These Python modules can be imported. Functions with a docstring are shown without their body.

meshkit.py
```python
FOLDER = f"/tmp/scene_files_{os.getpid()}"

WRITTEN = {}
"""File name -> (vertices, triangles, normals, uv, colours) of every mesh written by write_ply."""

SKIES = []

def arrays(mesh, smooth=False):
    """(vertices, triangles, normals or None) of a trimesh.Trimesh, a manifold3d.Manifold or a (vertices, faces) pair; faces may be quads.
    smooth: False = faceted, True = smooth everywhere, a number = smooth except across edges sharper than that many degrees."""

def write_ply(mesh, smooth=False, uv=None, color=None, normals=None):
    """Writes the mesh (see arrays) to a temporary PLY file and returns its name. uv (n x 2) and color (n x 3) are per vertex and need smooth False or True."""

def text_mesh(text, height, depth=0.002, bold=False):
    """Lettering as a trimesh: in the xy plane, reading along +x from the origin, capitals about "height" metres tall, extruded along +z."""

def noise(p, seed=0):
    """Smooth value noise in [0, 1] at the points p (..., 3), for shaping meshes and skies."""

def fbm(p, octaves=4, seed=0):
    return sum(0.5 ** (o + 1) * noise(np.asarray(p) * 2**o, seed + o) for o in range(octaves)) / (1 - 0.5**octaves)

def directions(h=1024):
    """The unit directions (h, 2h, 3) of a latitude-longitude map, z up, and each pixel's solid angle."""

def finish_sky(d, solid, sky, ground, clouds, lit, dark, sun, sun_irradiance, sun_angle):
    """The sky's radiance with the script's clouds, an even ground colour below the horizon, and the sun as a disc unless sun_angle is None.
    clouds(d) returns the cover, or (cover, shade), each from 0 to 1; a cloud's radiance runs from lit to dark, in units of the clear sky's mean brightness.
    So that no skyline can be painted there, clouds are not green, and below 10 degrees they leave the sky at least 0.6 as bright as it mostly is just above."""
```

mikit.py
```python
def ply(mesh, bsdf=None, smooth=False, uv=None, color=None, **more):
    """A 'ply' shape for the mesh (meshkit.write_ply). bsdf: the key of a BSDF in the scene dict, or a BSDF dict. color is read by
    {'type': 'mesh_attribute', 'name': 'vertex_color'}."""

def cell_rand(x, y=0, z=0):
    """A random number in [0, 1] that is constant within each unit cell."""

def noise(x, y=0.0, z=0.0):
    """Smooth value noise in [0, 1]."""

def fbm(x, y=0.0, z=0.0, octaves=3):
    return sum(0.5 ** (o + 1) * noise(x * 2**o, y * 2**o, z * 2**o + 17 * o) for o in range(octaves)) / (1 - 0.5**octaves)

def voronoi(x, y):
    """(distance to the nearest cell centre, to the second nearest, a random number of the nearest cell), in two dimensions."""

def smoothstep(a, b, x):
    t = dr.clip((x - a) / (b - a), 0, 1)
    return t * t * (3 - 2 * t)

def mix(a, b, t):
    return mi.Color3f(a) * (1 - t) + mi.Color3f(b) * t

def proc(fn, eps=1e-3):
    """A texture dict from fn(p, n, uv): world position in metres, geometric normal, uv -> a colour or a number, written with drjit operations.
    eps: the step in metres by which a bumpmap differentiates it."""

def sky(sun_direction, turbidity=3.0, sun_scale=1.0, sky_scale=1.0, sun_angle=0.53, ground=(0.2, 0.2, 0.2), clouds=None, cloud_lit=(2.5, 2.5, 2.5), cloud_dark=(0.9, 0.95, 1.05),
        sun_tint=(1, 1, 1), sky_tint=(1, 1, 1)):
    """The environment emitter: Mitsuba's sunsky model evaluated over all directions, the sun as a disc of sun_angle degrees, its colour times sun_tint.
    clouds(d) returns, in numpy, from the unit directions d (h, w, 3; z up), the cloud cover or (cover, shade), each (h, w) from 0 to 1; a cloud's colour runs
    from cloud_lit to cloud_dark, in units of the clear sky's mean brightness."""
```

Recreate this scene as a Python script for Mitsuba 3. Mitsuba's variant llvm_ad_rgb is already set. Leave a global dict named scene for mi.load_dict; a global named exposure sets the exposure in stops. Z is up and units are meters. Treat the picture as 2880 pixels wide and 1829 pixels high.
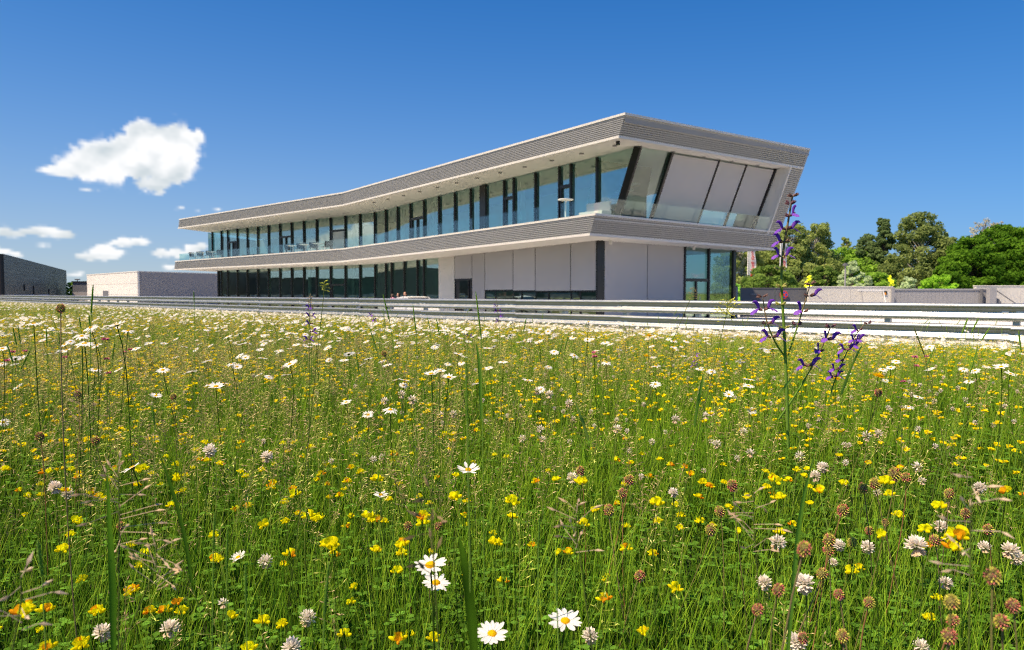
import math, random
import numpy as np, trimesh, mitsuba as mi, drjit as dr
import manifold3d as m3
import mikit, meshkit
from mikit import proc, noise, fbm, smoothstep, mix, cell_rand

T = mi.ScalarTransform4f
rng = np.random.default_rng(20240611)
random.seed(11)
scene, labels = {}, {}

# ------------------------------------------------------------------ camera, sky, exposure
EYE = np.array([0.0, 0.0, 1.65])
F_PX = 1920.0                                   # focal length in pixels of the 2880 wide photograph (24 mm on full frame)
PITCH = math.atan(88.5 / F_PX)                  # the camera looks slightly down
FWD = np.array([0, math.cos(PITCH), -math.sin(PITCH)])
UPV = np.array([0, math.sin(PITCH), math.cos(PITCH)])
exposure = 2.35
scene['camera'] = {'type': 'thinlens', 'fov': math.degrees(2 * math.atan(1440 / F_PX)), 'fov_axis': 'x',
                   'near_clip': 0.05, 'far_clip': 3000.0, 'aperture_radius': 0.0015, 'focus_distance': 1.75,
                   'to_world': T().look_at(origin=EYE.tolist(), target=(EYE + FWD).tolist(), up=[0, 0, 1])}


def ray(px, py):
    return FWD + (px - 1440) / F_PX * np.array([1.0, 0, 0]) - (py - 914.5) / F_PX * UPV


def at(px, py, Y):
    d = ray(px, py)
    return EYE + d * (Y / d[1])


def on_line(px, py, P, d):
    """the point of the vertical plane through plan line P + s d that shows at this pixel"""
    r = ray(px, py)
    s, k = np.linalg.solve(np.array([[d[0], -r[0]], [d[1], -r[1]]]), -np.asarray(P[:2], float))
    return EYE + r * k


SUN = np.array([-0.871 * math.cos(math.radians(57)), -0.49 * math.cos(math.radians(57)), math.sin(math.radians(57))])

_puffs = []                                     # cloud puffs: azimuth, elevation, half widths in degrees, weight


def _cloud(px, py, rx, ry, w=1.0):
    d = ray(px, py); d = d / np.linalg.norm(d)
    _puffs.append((math.atan2(d[0], d[1]), math.asin(d[2]), .86 * rx / F_PX * d[1], .80 * ry / F_PX * d[1], w))


for c in [(180, 482, 70, 20), (230, 470, 80, 42), (300, 455, 100, 58), (380, 450, 90, 62), (430, 405, 70, 50), (400, 380, 50, 42), (345, 400, 36, 30),
          (500, 385, 60, 42), (505, 425, 50, 60), (470, 480, 60, 45), (430, 520, 50, 22), (555, 385, 22, 22), (240, 535, 40, 10, .5), (460, 545, 30, 10, .5),
          (25, 655, 60, 14, .9), (110, 652, 70, 16), (170, 660, 45, 15), (120, 690, 34, 8, .6), (0, 708, 30, 14, .8), (45, 716, 22, 10, .7),
          (240, 722, 40, 14), (285, 708, 40, 22), (310, 715, 40, 24, .8), (345, 680, 36, 18, .9), (385, 680, 36, 16, .8), (452, 710, 20, 14, .9),
          (500, 715, 36, 18, .9), (540, 705, 30, 20), (570, 695, 20, 14), (215, 772, 40, 14, .6), (480, 752, 22, 10, .5),
          (510, 586, 26, 9, .42), (560, 592, 24, 9, .42), (605, 590, 28, 9, .42)]:
    _cloud(*c)
_cr = np.random.default_rng(5)
for _ in range(46):                             # the rest of the sky carries the same small fair-weather clouds, low on the horizon
    a = _cr.uniform(-math.pi, math.pi)
    if -0.72 < a < 0.75:
        continue
    e, w = math.radians(_cr.uniform(3, 14)), math.radians(_cr.uniform(2.0, 5))
    for k in range(5):
        _puffs.append((a + _cr.normal() * w * .8, e + abs(_cr.normal()) * w * .16, w * _cr.uniform(.4, .9), w * _cr.uniform(.2, .4), 1.0))


def clouds(d):
    az, el = np.arctan2(d[..., 0], d[..., 1]), np.arcsin(np.clip(d[..., 2], -1, 1))
    n = np.zeros(az.shape); n2 = np.zeros(az.shape); lit = np.zeros(az.shape)
    low = el < math.radians(24)
    dl = d[low]
    n[low] = 1 - np.abs(2 * meshkit.fbm(dl * 52.0, 5, seed=3) - 1) * 1.7
    n2[low] = meshkit.fbm(dl * 24.0, 5, seed=9)
    toward = np.cross(np.cross(dl, SUN), dl)                   # a step towards the sun, for the lit sides of the puffs
    lit[low] = meshkit.fbm((dl + .012 * toward) * 30.0, 4, seed=14) - meshkit.fbm((dl - .004 * toward) * 30.0, 4, seed=14)
    field, under = np.zeros(az.shape), np.zeros(az.shape)
    for a, e, rx, ry, w in _puffs:
        da = (az - a + np.pi) % (2 * np.pi) - np.pi
        near = (np.abs(da) < 3 * rx) & (np.abs(el - e) < 3 * ry)
        q = (da[near] / rx) ** 2 + ((el[near] - e) / ry) ** 2
        g = w * np.exp(-1.0 * q)
        field[near] = np.maximum(field[near], g) + 0.18 * np.minimum(field[near], g)
        under[near] = np.maximum(under[near], np.exp(-q) * np.clip(.25 - (el[near] - e) / ry, 0, 1))
    v = field + 0.55 * (n - 0.45) + 0.95 * (n2 - 0.5)
    cover = np.clip((v - 0.40) / 0.34, 0, 1)
    cover = cover * cover * (3 - 2 * cover) * np.clip(field * 3.2, 0, 1) * .97
    shade = np.clip(0.05 + .62 * under - 2.2 * lit + .7 * (.5 - n2), 0, 0.75)
    side = .97 - .24 * np.clip(np.sin(az) / .6, -1, 1)               # thin haze near the horizon, a little thicker on the sun's side
    haze = np.clip(.86 * side * np.exp(-np.maximum(el, 0) / math.radians(9.0)), 0, .88)
    total = 1 - (1 - cover) * (1 - haze)
    return total, (cover * shade + (1 - cover) * haze * 1.0) / np.maximum(total, 1e-6)


scene['sky'] = mikit.sky(SUN.tolist(), turbidity=2.6, clouds=clouds, cloud_lit=(4.6, 4.6, 4.6), cloud_dark=(2.35, 2.75, 2.95),
                         sun_tint=(1.0, 0.95, 0.86), sky_tint=(0.012, 0.40, 0.76), ground=(0.16, 0.17, 0.12))


# ------------------------------------------------------------------ materials
def tint(v):
    return {'type': 'rgb', 'value': list(map(float, v))}


def plain(name, col, rough=.6, var=0.06, scale=1.5, spec=.4, metallic=0.0):
    a, b = [c * (1 - var) for c in col], [c * (1 + var) for c in col]
    scene[name] = {'type': 'twosided', 'b': {'type': 'principled', 'base_color': proc(lambda p, n, uv: mix(a, b, fbm(p.x * scale, p.y * scale, p.z * scale * 1.7, 4))),
                                             'roughness': rough, 'specular': spec, 'metallic': metallic}}
    return name


scene['m_plant'] = {'type': 'principledthin', 'base_color': {'type': 'mesh_attribute', 'name': 'vertex_color'}, 'roughness': .40, 'diff_trans': .6, 'eta': 1.4}
scene['m_petal'] = {'type': 'principledthin', 'base_color': {'type': 'mesh_attribute', 'name': 'vertex_color'}, 'roughness': .7, 'diff_trans': .85, 'eta': 1.3}
scene['m_leaf'] = {'type': 'principledthin', 'base_color': {'type': 'mesh_attribute', 'name': 'vertex_color'}, 'roughness': .5, 'diff_trans': .95, 'eta': 1.35}
# flower and stem colours: two pigments per material, mixed by the mesh's uv (so that the many small meshes can share a material)
PIGMENTS = {'m_white_petal': ((.93, .93, .92), (.84, .62, .36), .7, .85), 'm_yellow_petal': ((.95, .86, .008), (.84, .34, .012), .7, .85), 'm_green_stem': ((.13, .33, .02), (.72, .56, .32), .42, .6),
            'm_burnet_seed': ((.58, .60, .10), (.52, .17, .14), .5, .5), 'm_purple_petal': ((.13, .035, .46), (.34, .15, .66), .6, .85), 'm_sage_calyx': ((.24, .12, .14), (.50, .52, .14), .6, .6), 'm_pink_petal': ((.62, .16, .27), (.72, .34, .40), .7, .85)}


def pigment(a, b):
    a, b = mi.Color3f(*map(float, a)), mi.Color3f(*map(float, b))
    return lambda p, n, uv: dr.clip(a * uv.x + b * uv.y, 0, .95)


for _k, (_a, _b, _r, _t) in PIGMENTS.items():
    scene[_k] = {'type': 'principledthin', 'base_color': proc(pigment(_a, _b)), 'roughness': _r, 'diff_trans': _t, 'eta': 1.35}
plain('m_white', (.62, .605, .58), .5, .02, .2)
plain('m_soffit', (.62, .61, .585), .8, .03, .6)
plain('m_dark', (.018, .019, .022), .35, .1, 2)
for _k, _t in enumerate((1.0, .965, 1.03)):
    plain('m_blind_' + 'abc'[_k], tuple(c * _t for c in (.42, .415, .43)), .85, .03, .35)
plain('m_inside', (.60, .64, .62), .8, .05, .4)
plain('m_floor', (.45, .44, .42), .7, .1, .6)
plain('m_deck', (.5, .49, .47), .8, .08, .8)
plain('m_roof', (.3, .3, .3), .8, .1, .8)
plain('m_hall', (.020, .025, .030), .42, .02, .05, .16)
plain('m_halldark', (.012, .013, .017), .5, .1, .5)
plain('m_hallslot', (.01, .011, .012), .5, .1, .5)
plain('m_plinth', (.30, .285, .29), .8, .02, .1)
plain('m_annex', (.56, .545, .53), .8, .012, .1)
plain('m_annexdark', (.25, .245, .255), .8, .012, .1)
plain('m_gate', (.30, .30, .32), .5, .05, .8)
plain('m_gatedark', (.13, .135, .155), .55, .06, .8)
plain('m_frame', (.75, .75, .75), .4, .03, 1)
plain('m_rubber', (.02, .02, .02), .8, .1, 5)
plain('m_carpaint', (.5, .51, .53), .25, .02, 1, .6)
plain('m_black', (.012, .012, .014), .3, .1, 3)
plain('m_red', (.72, .05, .03), .6, .05, 3)
plain('m_blue', (.03, .09, .42), .5, .05, 3)
plain('m_orange', (.85, .33, .02), .5, .05, 3)
plain('m_skin', (.48, .27, .19), .6, .05, 8)
plain('m_hair', (.03, .02, .015), .6, .2, 20)
plain('m_pink', (.55, .25, .38), .8, .05, 5)
plain('m_navy', (.03, .035, .06), .8, .05, 5)
plain('m_greyshirt', (.16, .15, .17), .8, .05, 5)
plain('m_chair', (.03, .033, .036), .6, .1, 3)
scene['m_slat'] = {'type': 'twosided', 'b': {'type': 'principled', 'metallic': .25, 'roughness': .45, 'specular': .5,
                   'base_color': proc(lambda p, n, uv: mix((.30, .302, .305), (.335, .337, .34), fbm(p.x * .16, p.y * .16, p.z * .2, 2)))}}
scene['m_gap'] = {'type': 'twosided', 'b': {'type': 'principled', 'base_color': tint((.27, .27, .27)), 'roughness': .7}}
scene['m_zinc'] = {'type': 'twosided', 'b': {'type': 'principled', 'metallic': .85, 'specular': .5,
                   'roughness': proc(lambda p, n, uv: .36 + .16 * fbm(p.x * 9, p.y * 9, p.z * 14, 3)),
                   'base_color': proc(lambda p, n, uv: mix((.42, .445, .46), (.53, .55, .56), fbm(p.x * 3.2, p.y * 3.2, p.z * 16, 4)) * (.86 + .16 * fbm(p.x * 30, p.y * 30, p.z * 40, 2)))}}
scene['m_glass'] = {'type': 'thindielectric', 'int_ior': 3.3, 'specular_transmittance': tint((.40, .66, .62)), 'specular_reflectance': tint((.84, 1.0, .90))}
scene['m_clearglass'] = {'type': 'thindielectric', 'int_ior': 1.75, 'specular_transmittance': tint((.50, .62, .54)), 'specular_reflectance': tint((.85, 1.0, .95))}
plain('m_ochre', (.42, .37, .24), .8, .25, .7)
scene['m_railglass'] = {'type': 'thindielectric', 'int_ior': 1.62, 'specular_transmittance': tint((.72, .88, .86)), 'specular_reflectance': tint((.85, 1, 1))}
scene['m_carglass'] = {'type': 'twosided', 'b': {'type': 'principled', 'base_color': tint((.012, .014, .016)), 'roughness': .08, 'specular': .7}}
scene['m_plasterwall'] = {'type': 'twosided', 'b': {'type': 'principled', 'roughness': .85, 'base_color': proc(
    lambda p, n, uv: mix((.54, .525, .50), (.63, .615, .59), fbm(p.x * 1.1, p.y * 1.1, p.z * 2.2, 4)) * (.94 + .06 * noise(p.x * 9, p.y * 9, p.z * 9)))}}
scene['m_pavement'] = {'type': 'twosided', 'b': {'type': 'principled', 'roughness': .85, 'base_color': proc(
    lambda p, n, uv: mix((.38, .375, .37), (.45, .445, .44), fbm(p.x * .5, p.y * .5, 1.0, 5)))}}
scene['m_asphalt'] = {'type': 'twosided', 'b': {'type': 'principled', 'roughness': .85, 'base_color': proc(
    lambda p, n, uv: mix((.10, .10, .10), (.17, .165, .16), fbm(p.x * .8, p.y * .8, 3.0, 5)))}}
scene['m_ground'] = {'type': 'twosided', 'b': {'type': 'principled', 'roughness': .95, 'base_color': proc(
    lambda p, n, uv: mix((.06, .09, .02), (.13, .15, .05), fbm(p.x * .3, p.y * .3, 5.0, 5)))}}
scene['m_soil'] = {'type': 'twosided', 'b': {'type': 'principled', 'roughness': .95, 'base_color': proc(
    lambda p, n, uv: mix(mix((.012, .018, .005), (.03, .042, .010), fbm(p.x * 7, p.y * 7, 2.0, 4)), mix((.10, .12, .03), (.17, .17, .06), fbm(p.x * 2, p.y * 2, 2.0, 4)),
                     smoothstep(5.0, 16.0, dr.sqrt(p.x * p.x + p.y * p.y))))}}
scene['m_bark'] = {'type': 'twosided', 'b': {'type': 'principled', 'roughness': .9, 'base_color': proc(
    lambda p, n, uv: mix((.06, .045, .035), (.13, .105, .085), fbm(p.x * 6, p.y * 6, p.z * 2, 3)))}}
scene['m_birch'] = {'type': 'twosided', 'b': {'type': 'principled', 'roughness': .8, 'base_color': proc(
    lambda p, n, uv: mix((.55, .53, .49), (.05, .045, .04), smoothstep(.56, .66, fbm(p.x * 2, p.y * 2, p.z * 6, 3))))}}


# ------------------------------------------------------------------ mesh helpers
def numbered(name):
    if name not in used:
        used[name] = 0
        return name
    used[name] += 1
    return f'{name}_{used[name]:03d}'


used = {}


def tag(key, label=None, cat=None, group=None, kind=None):
    labels[key] = {k: v for k, v in (('label', label), ('category', cat), ('group', group), ('kind', kind)) if v}


def thing(name, label, cat, group=None):
    k = numbered(name); tag(k, label, cat, group); return k


def put(name, mesh, bsdf, parent=None, smooth=False, color=None):
    key = numbered(f'{parent}__{name}' if parent else name)
    scene[key] = mikit.ply(mesh, bsdf, smooth=smooth, color=color)
    return key


def cat(parts):
    """joins (vertices, faces[, colours]) tuples"""
    vs, fs, cs, n = [], [], [], 0
    for p in parts:
        vs.append(p[0]); fs.append(np.asarray(p[1]) + n); n += len(p[0])
        if len(p) > 2:
            cs.append(p[2])
    return (np.vstack(vs), np.vstack(fs), np.vstack(cs)) if cs else (np.vstack(vs), np.vstack(fs))


HEX = np.array([[0, 1, 2], [0, 2, 3], [7, 6, 5], [7, 5, 4], [0, 4, 5], [0, 5, 1], [1, 5, 6], [1, 6, 2], [2, 6, 7], [2, 7, 3], [3, 7, 4], [3, 4, 0]])


def hexa(q, off):
    """the solid between quad q (4 x 3) and the same quad moved by off (a vector, or 4 x 3)"""
    q = np.asarray(q, float)
    return np.vstack([q, q + np.asarray(off, float)]), HEX


def box(lo, hi):
    x0, y0, z0 = lo; x1, y1, z1 = hi
    return hexa([[x0, y0, z0], [x1, y0, z0], [x1, y1, z0], [x0, y1, z0]], [0, 0, z1 - z0])


def bar(p, q, w, d, n):
    """a box along p-q, w wide across, running from the line out by d along n"""
    p, q, n = (np.asarray(a, float) for a in (p, q, n))
    t = q - p; t /= np.linalg.norm(t)
    s = np.cross(t, n); s /= np.linalg.norm(s)
    return hexa([p - s * w / 2, p + s * w / 2, q + s * w / 2, q - s * w / 2], n * d)


def tube(pts, rad, sides=6):
    p = np.asarray(pts, float); r = np.broadcast_to(rad, (len(p),))
    t = np.gradient(p, axis=0); t /= np.linalg.norm(t, axis=1, keepdims=True) + 1e-12
    a = np.cross(t, np.where(np.abs(t[:, 2:]) < .9, [0, 0, 1.0], [1.0, 0, 0])); a /= np.linalg.norm(a, axis=1, keepdims=True)
    b = np.cross(t, a); ang = np.arange(sides) * 2 * np.pi / sides
    v = p[:, None] + r[:, None, None] * (np.cos(ang)[None, :, None] * a[:, None] + np.sin(ang)[None, :, None] * b[:, None])
    i, j = np.meshgrid(np.arange(len(p) - 1), np.arange(sides), indexing='ij')
    k = (j + 1) % sides
    f = np.stack([i * sides + j, i * sides + k, (i + 1) * sides + k, (i + 1) * sides + j], -1).reshape(-1, 4)
    f = np.vstack([f[:, [0, 1, 2]], f[:, [0, 2, 3]]])
    return v.reshape(-1, 3), f


def ctube(pts, rad, col, sides=5):
    v, f = tube(pts, rad, sides)
    c = np.asarray(col, float)
    return v, f, (np.tile(c, (len(v), 1)) if c.ndim == 1 else np.repeat(c, sides, 0))


def frame(n):
    n = np.asarray(n, float) / np.linalg.norm(n)
    a = np.cross(n, [0, 0, 1.0] if abs(n[2]) < .95 else [1.0, 0, 0]); a /= np.linalg.norm(a)
    return a, np.cross(n, a), n


def cyl(p, q, r, sides=12):
    v, f = tube([p, q], r, sides)
    n = len(v)
    v = np.vstack([v, [p, q]])
    i = np.arange(sides)
    f = np.vstack([f, np.stack([i * 0 + n, (i + 1) % sides, i], 1), np.stack([i * 0 + n + 1, i + sides, (i + 1) % sides + sides], 1)])
    return v, f


def mix3(a, b, t):
    return np.asarray(a, float) * (1 - t) + np.asarray(b, float) * t


# ------------------------------------------------------------------ ground
RAIL_P, RAIL_D = np.array([8.7, 11.6]), np.array([-.7207, .6933])
RAIL_N = np.array([-RAIL_D[1], RAIL_D[0]])      # from the rail towards the camera


def before_rail(x, y):
    return (np.asarray(x) - RAIL_P[0]) * RAIL_N[0] + (np.asarray(y) - RAIL_P[1]) * RAIL_N[1]


def zg(x, y):
    """height of the meadow's soil: a low bank that falls gently towards the barrier"""
    x, y = np.asarray(x, float), np.asarray(y, float)
    k = np.clip(before_rail(x, y) / 9.5, 0, 1)
    h = .50 + .34 * k * k * (3 - 2 * k)
    h = h + .05 * (meshkit.fbm(np.stack([x * .35, y * .35, x * 0], -1), 3) - .5)
    w = np.clip((before_rail(x, y) + 1.3) / .9, 0, 1)
    return h * w * w * (3 - 2 * w) + .008


def sheet(name, x0, x1, y0, y1, z, m):
    k = put(name, (np.array([[x0, y0, z], [x1, y0, z], [x1, y1, z], [x0, y1, z]], float), np.array([[0, 1, 2], [0, 2, 3]])), m)
    tag(k, None, None, None, 'structure'); labels[k]['label'] = {'ground': 'green ground reaching to the horizon', 'pavement': 'pale concrete paving round the building'}[name]
    return k


sheet('ground', -900, 900, -300, 1500, -.008, 'm_ground')
_pv = [(-130, 175), (-130, 60), (-60, 70), (14, -2), (60, -2), (60, 47), (45, 75), (-20, 110), (-60, 175)]
_tri = trimesh.creation.triangulate_polygon(__import__('shapely').Polygon(_pv), engine='earcut')
tag(put('pavement', (np.c_[_tri[0], np.full(len(_tri[0]), -.004)], _tri[1]), 'm_pavement'), 'pale concrete paving between barrier and buildings', kind='structure')
_tq = [RAIL_P + RAIL_D * s - RAIL_N * w for s, w in ((-30, 2.0), (120, 2.0), (120, 9.0), (-30, 9.0))]
tag(put('road', (np.array([[*q, 0.0] for q in _tq]), np.array([[0, 1, 2], [0, 2, 3]])), 'm_asphalt'), 'grey asphalt driving track behind the barrier', kind='structure')
_t, _w = np.meshgrid(np.r_[np.arange(-45, -20, 2.5), np.arange(-20, 20, .4), np.arange(20, 120, 2.0)], np.r_[-1.3, -1.1, -.9, -.6, -.3, np.arange(0, 22, .4), np.arange(22, 50, 3)], indexing='ij')
_x, _y = RAIL_P[0] + RAIL_D[0] * _t + RAIL_N[0] * _w, RAIL_P[1] + RAIL_D[1] * _t + RAIL_N[1] * _w
_i, _j = np.meshgrid(np.arange(_t.shape[0] - 1), np.arange(_t.shape[1] - 1), indexing='ij')
_n = _t.shape[1]
_q = np.stack([_i * _n + _j, (_i + 1) * _n + _j, (_i + 1) * _n + _j + 1, _i * _n + _j + 1], -1).reshape(-1, 4)
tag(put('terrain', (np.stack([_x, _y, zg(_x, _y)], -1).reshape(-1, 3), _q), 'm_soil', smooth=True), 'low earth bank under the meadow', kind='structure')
# ------------------------------------------------------------------ the two-storey building
B = thing('office_building', 'long two-storey building with silver slatted bands, glass fronts and a slanted right end', 'building')
U = np.array([-.6217, .7832]); U /= np.linalg.norm(U)          # along the long front, away from the near corner
V = np.array([-U[1] * -1, U[0] * -1])                          # along the short front, to the right
V = np.array([U[1], -U[0]])
A0 = at(1658.9, 661.1, 30.0)
EDGE_PX = {'TT': [(503.6, 618), (966, 542.5), (1758.2, 320.5), (2279, 421)], 'TB': [(501, 642.8), (963.3, 578.7), (1740, 386.6), (2262, 482)],
           'LT': [(492, 736), (963, 700.8), (1674.3, 603.1), (2200, 655)], 'LB': [(489.3, 759.3), (960, 737.0), (1658.9, 661.1), (2177, 703)]}
E = {}
for k, (pl, pk, pa, pr) in EDGE_PX.items():
    a, kk = on_line(*pa, A0, U), on_line(*pk, A0, U)
    l = on_line(*pl, kk, np.array([-.758, .652]))
    r = on_line(*pr, a, V)
    E[k] = [l, kk, a, r]
# the right end stands on one leaning line: same length of short front for every edge, height read from the picture
_len = float(np.mean([np.dot((E[k][3] - E[k][2])[:2], V) for k in ('TT', 'LB')]))
for k in E:
    z = E[k][3][2]
    E[k][3] = np.r_[E[k][2][:2] + V * _len, z]
_f = lambda k: (E[k][2][2] - E['LB'][2][2]) / (E['TT'][2][2] - E['LB'][2][2])
for k in ('TB', 'LT'):
    E[k][3][2] = E['LB'][3][2] + _f(k) * (E['TT'][3][2] - E['LB'][3][2])
WING = (E['LB'][0] - E['LB'][1])[:2]; WING /= np.linalg.norm(WING)
WN = np.array([WING[1], -WING[0]])                              # into the building behind the wing
DEPTH = _len
BACK = {}
for k in E:
    l, kk, a, r = E[k]
    bk = np.r_[kk[:2] + DEPTH * 1.02 * (V + WN) / np.linalg.norm(V + WN), kk[2]]
    bl = np.r_[l[:2] + np.array([.25, .968]) * DEPTH, l[2]]
    BACK[k] = [bl, bk, r]


def ribbon_plate(k, dz=0.0, inset=0.0):
    """flat plate that spans the plan of edge k"""
    l, kk, a, r = [p.copy() for p in E[k]]; bl, bk, _ = [p.copy() for p in BACK[k]]
    if inset:
        l[:2] += WN * inset; kk[:2] += (V + WN) / 2 * inset; a[:2] += (V + U) * inset; r[:2] += U * inset
    v = np.array([l, kk, a, r, bk, bl]); v[:, 2] += dz
    return v, np.array([[0, 1, 4], [0, 4, 5], [1, 2, 3], [1, 3, 4]])


def thick_plate(k, dz, t, inset):
    v, f = ribbon_plate(k, dz, inset)
    w = v.copy(); w[:, 2] -= t
    side = [[i, (i + 1) % 6] for i in range(6)]
    sf = [[a, b, b + 6] for a, b in side] + [[a, b + 6, a + 6] for a, b in side]
    return np.vstack([v, w]), np.vstack([f, f[:, ::-1] + 6, sf])


put('roof', thick_plate('TT', -.10, .22, .06), 'm_roof', B)
put('upper_soffit', thick_plate('TB', .02, .02, .05), 'm_soffit', B)
put('balcony_deck', thick_plate('LT', -.16, .06, .06), 'm_deck', B)
put('lower_soffit', thick_plate('LB', .02, .02, .05), 'm_soffit', B)


def outward(j0, j1, k):
    e = (E[k][j1] - E[k][j0])[:2]; e /= np.linalg.norm(e)
    n = np.array([-e[1], e[0]])
    if np.dot(n, E[k][j0][:2] - np.array([0, 0])) > 0:
        n = -n
    return np.r_[n, 0]


OUT = [outward(0, 1, 'LB'), outward(1, 2, 'LB'), outward(2, 3, 'LB')]
VOUT = [OUT[0], OUT[0] + OUT[1], OUT[1] + OUT[2], OUT[2]]        # offsets at the vertices keep mitred corners
VOUT = [v / np.dot(v, o) for v, o in zip(VOUT, (OUT[0], OUT[0], OUT[1], OUT[2]))]


def fascia(name, top, bottom, n):
    pt, pb = E[top], E[bottom]
    back = put(name, cat([hexa([pb[j] - VOUT[j] * .06, pb[j + 1] - VOUT[j + 1] * .06, pt[j + 1] - VOUT[j + 1] * .06, pt[j] - VOUT[j] * .06], -.10 * OUT[j]) for j in range(3)]), 'm_gap', B)
    for j in range(3):
        for i in range(n):
            f0, f1 = (i + .12 + .5) / (n + 1), (i + .86 + .5) / (n + 1)
            lo = [mix3(pb[q], pt[q], f0) - VOUT[q] * .035 for q in (j, j + 1)]
            hi = [mix3(pb[q], pt[q], f1) - VOUT[q] * .035 for q in (j, j + 1)]
            d0, d1 = VOUT[j] * .032, VOUT[j + 1] * .032
            v, f = hexa([lo[0], lo[1], hi[1], hi[0]], np.array([d0, d1, d1, d0]))
            v[4:6] += (hi[0] - lo[0]) * .10; v[6:8] -= (hi[0] - lo[0]) * .10       # bevelled slat
            put('slat', (v, f), 'm_slat', back)
    for q, (pp, h0, h1) in {'coping': (pt, -.045, .05), 'drip_edge': (pb, -.03, .07)}.items():
        put(q, cat([hexa([pp[j] + [0, 0, h0], pp[j + 1] + [0, 0, h0], pp[j + 1] + [0, 0, h1], pp[j] + [0, 0, h1]],
                         np.array([VOUT[j], VOUT[j + 1], VOUT[j + 1], VOUT[j]]) * .03 - 0) for j in range(3)] +
                   [hexa([pp[j] + [0, 0, h0], pp[j + 1] + [0, 0, h0], pp[j + 1] + [0, 0, h1], pp[j] + [0, 0, h1]],
                         np.array([VOUT[j], VOUT[j + 1], VOUT[j + 1], VOUT[j]]) * -.30) for j in range(3)]), 'm_white', back)
    return back


fascia('upper_band', 'TT', 'TB', 10)
fascia('lower_band', 'LT', 'LB', 9)

# end strip at the right: the bands turn up into it
o3 = np.r_[-V, 0] * 1.28
RB, RT = mix3(E['LT'][3], E['LT'][3], 0), E['TB'][3]
strip = put('end_band', hexa([RB + o3 - OUT[2] * .06, RB - OUT[2] * .06, RT - OUT[2] * .06, RT + o3 - OUT[2] * .06], -OUT[2] * .1), 'm_gap', B)
_ns = 34
for i in range(_ns):
    f0, f1 = (i + .1) / _ns, (i + .84) / _ns
    a0, a1 = mix3(RB, RT, f0) - OUT[2] * .055, mix3(RB, RT, f1) - OUT[2] * .055
    put('slat', hexa([a0 + o3, a0, a1, a1 + o3], OUT[2] * .055), 'm_slat', strip)
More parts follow.
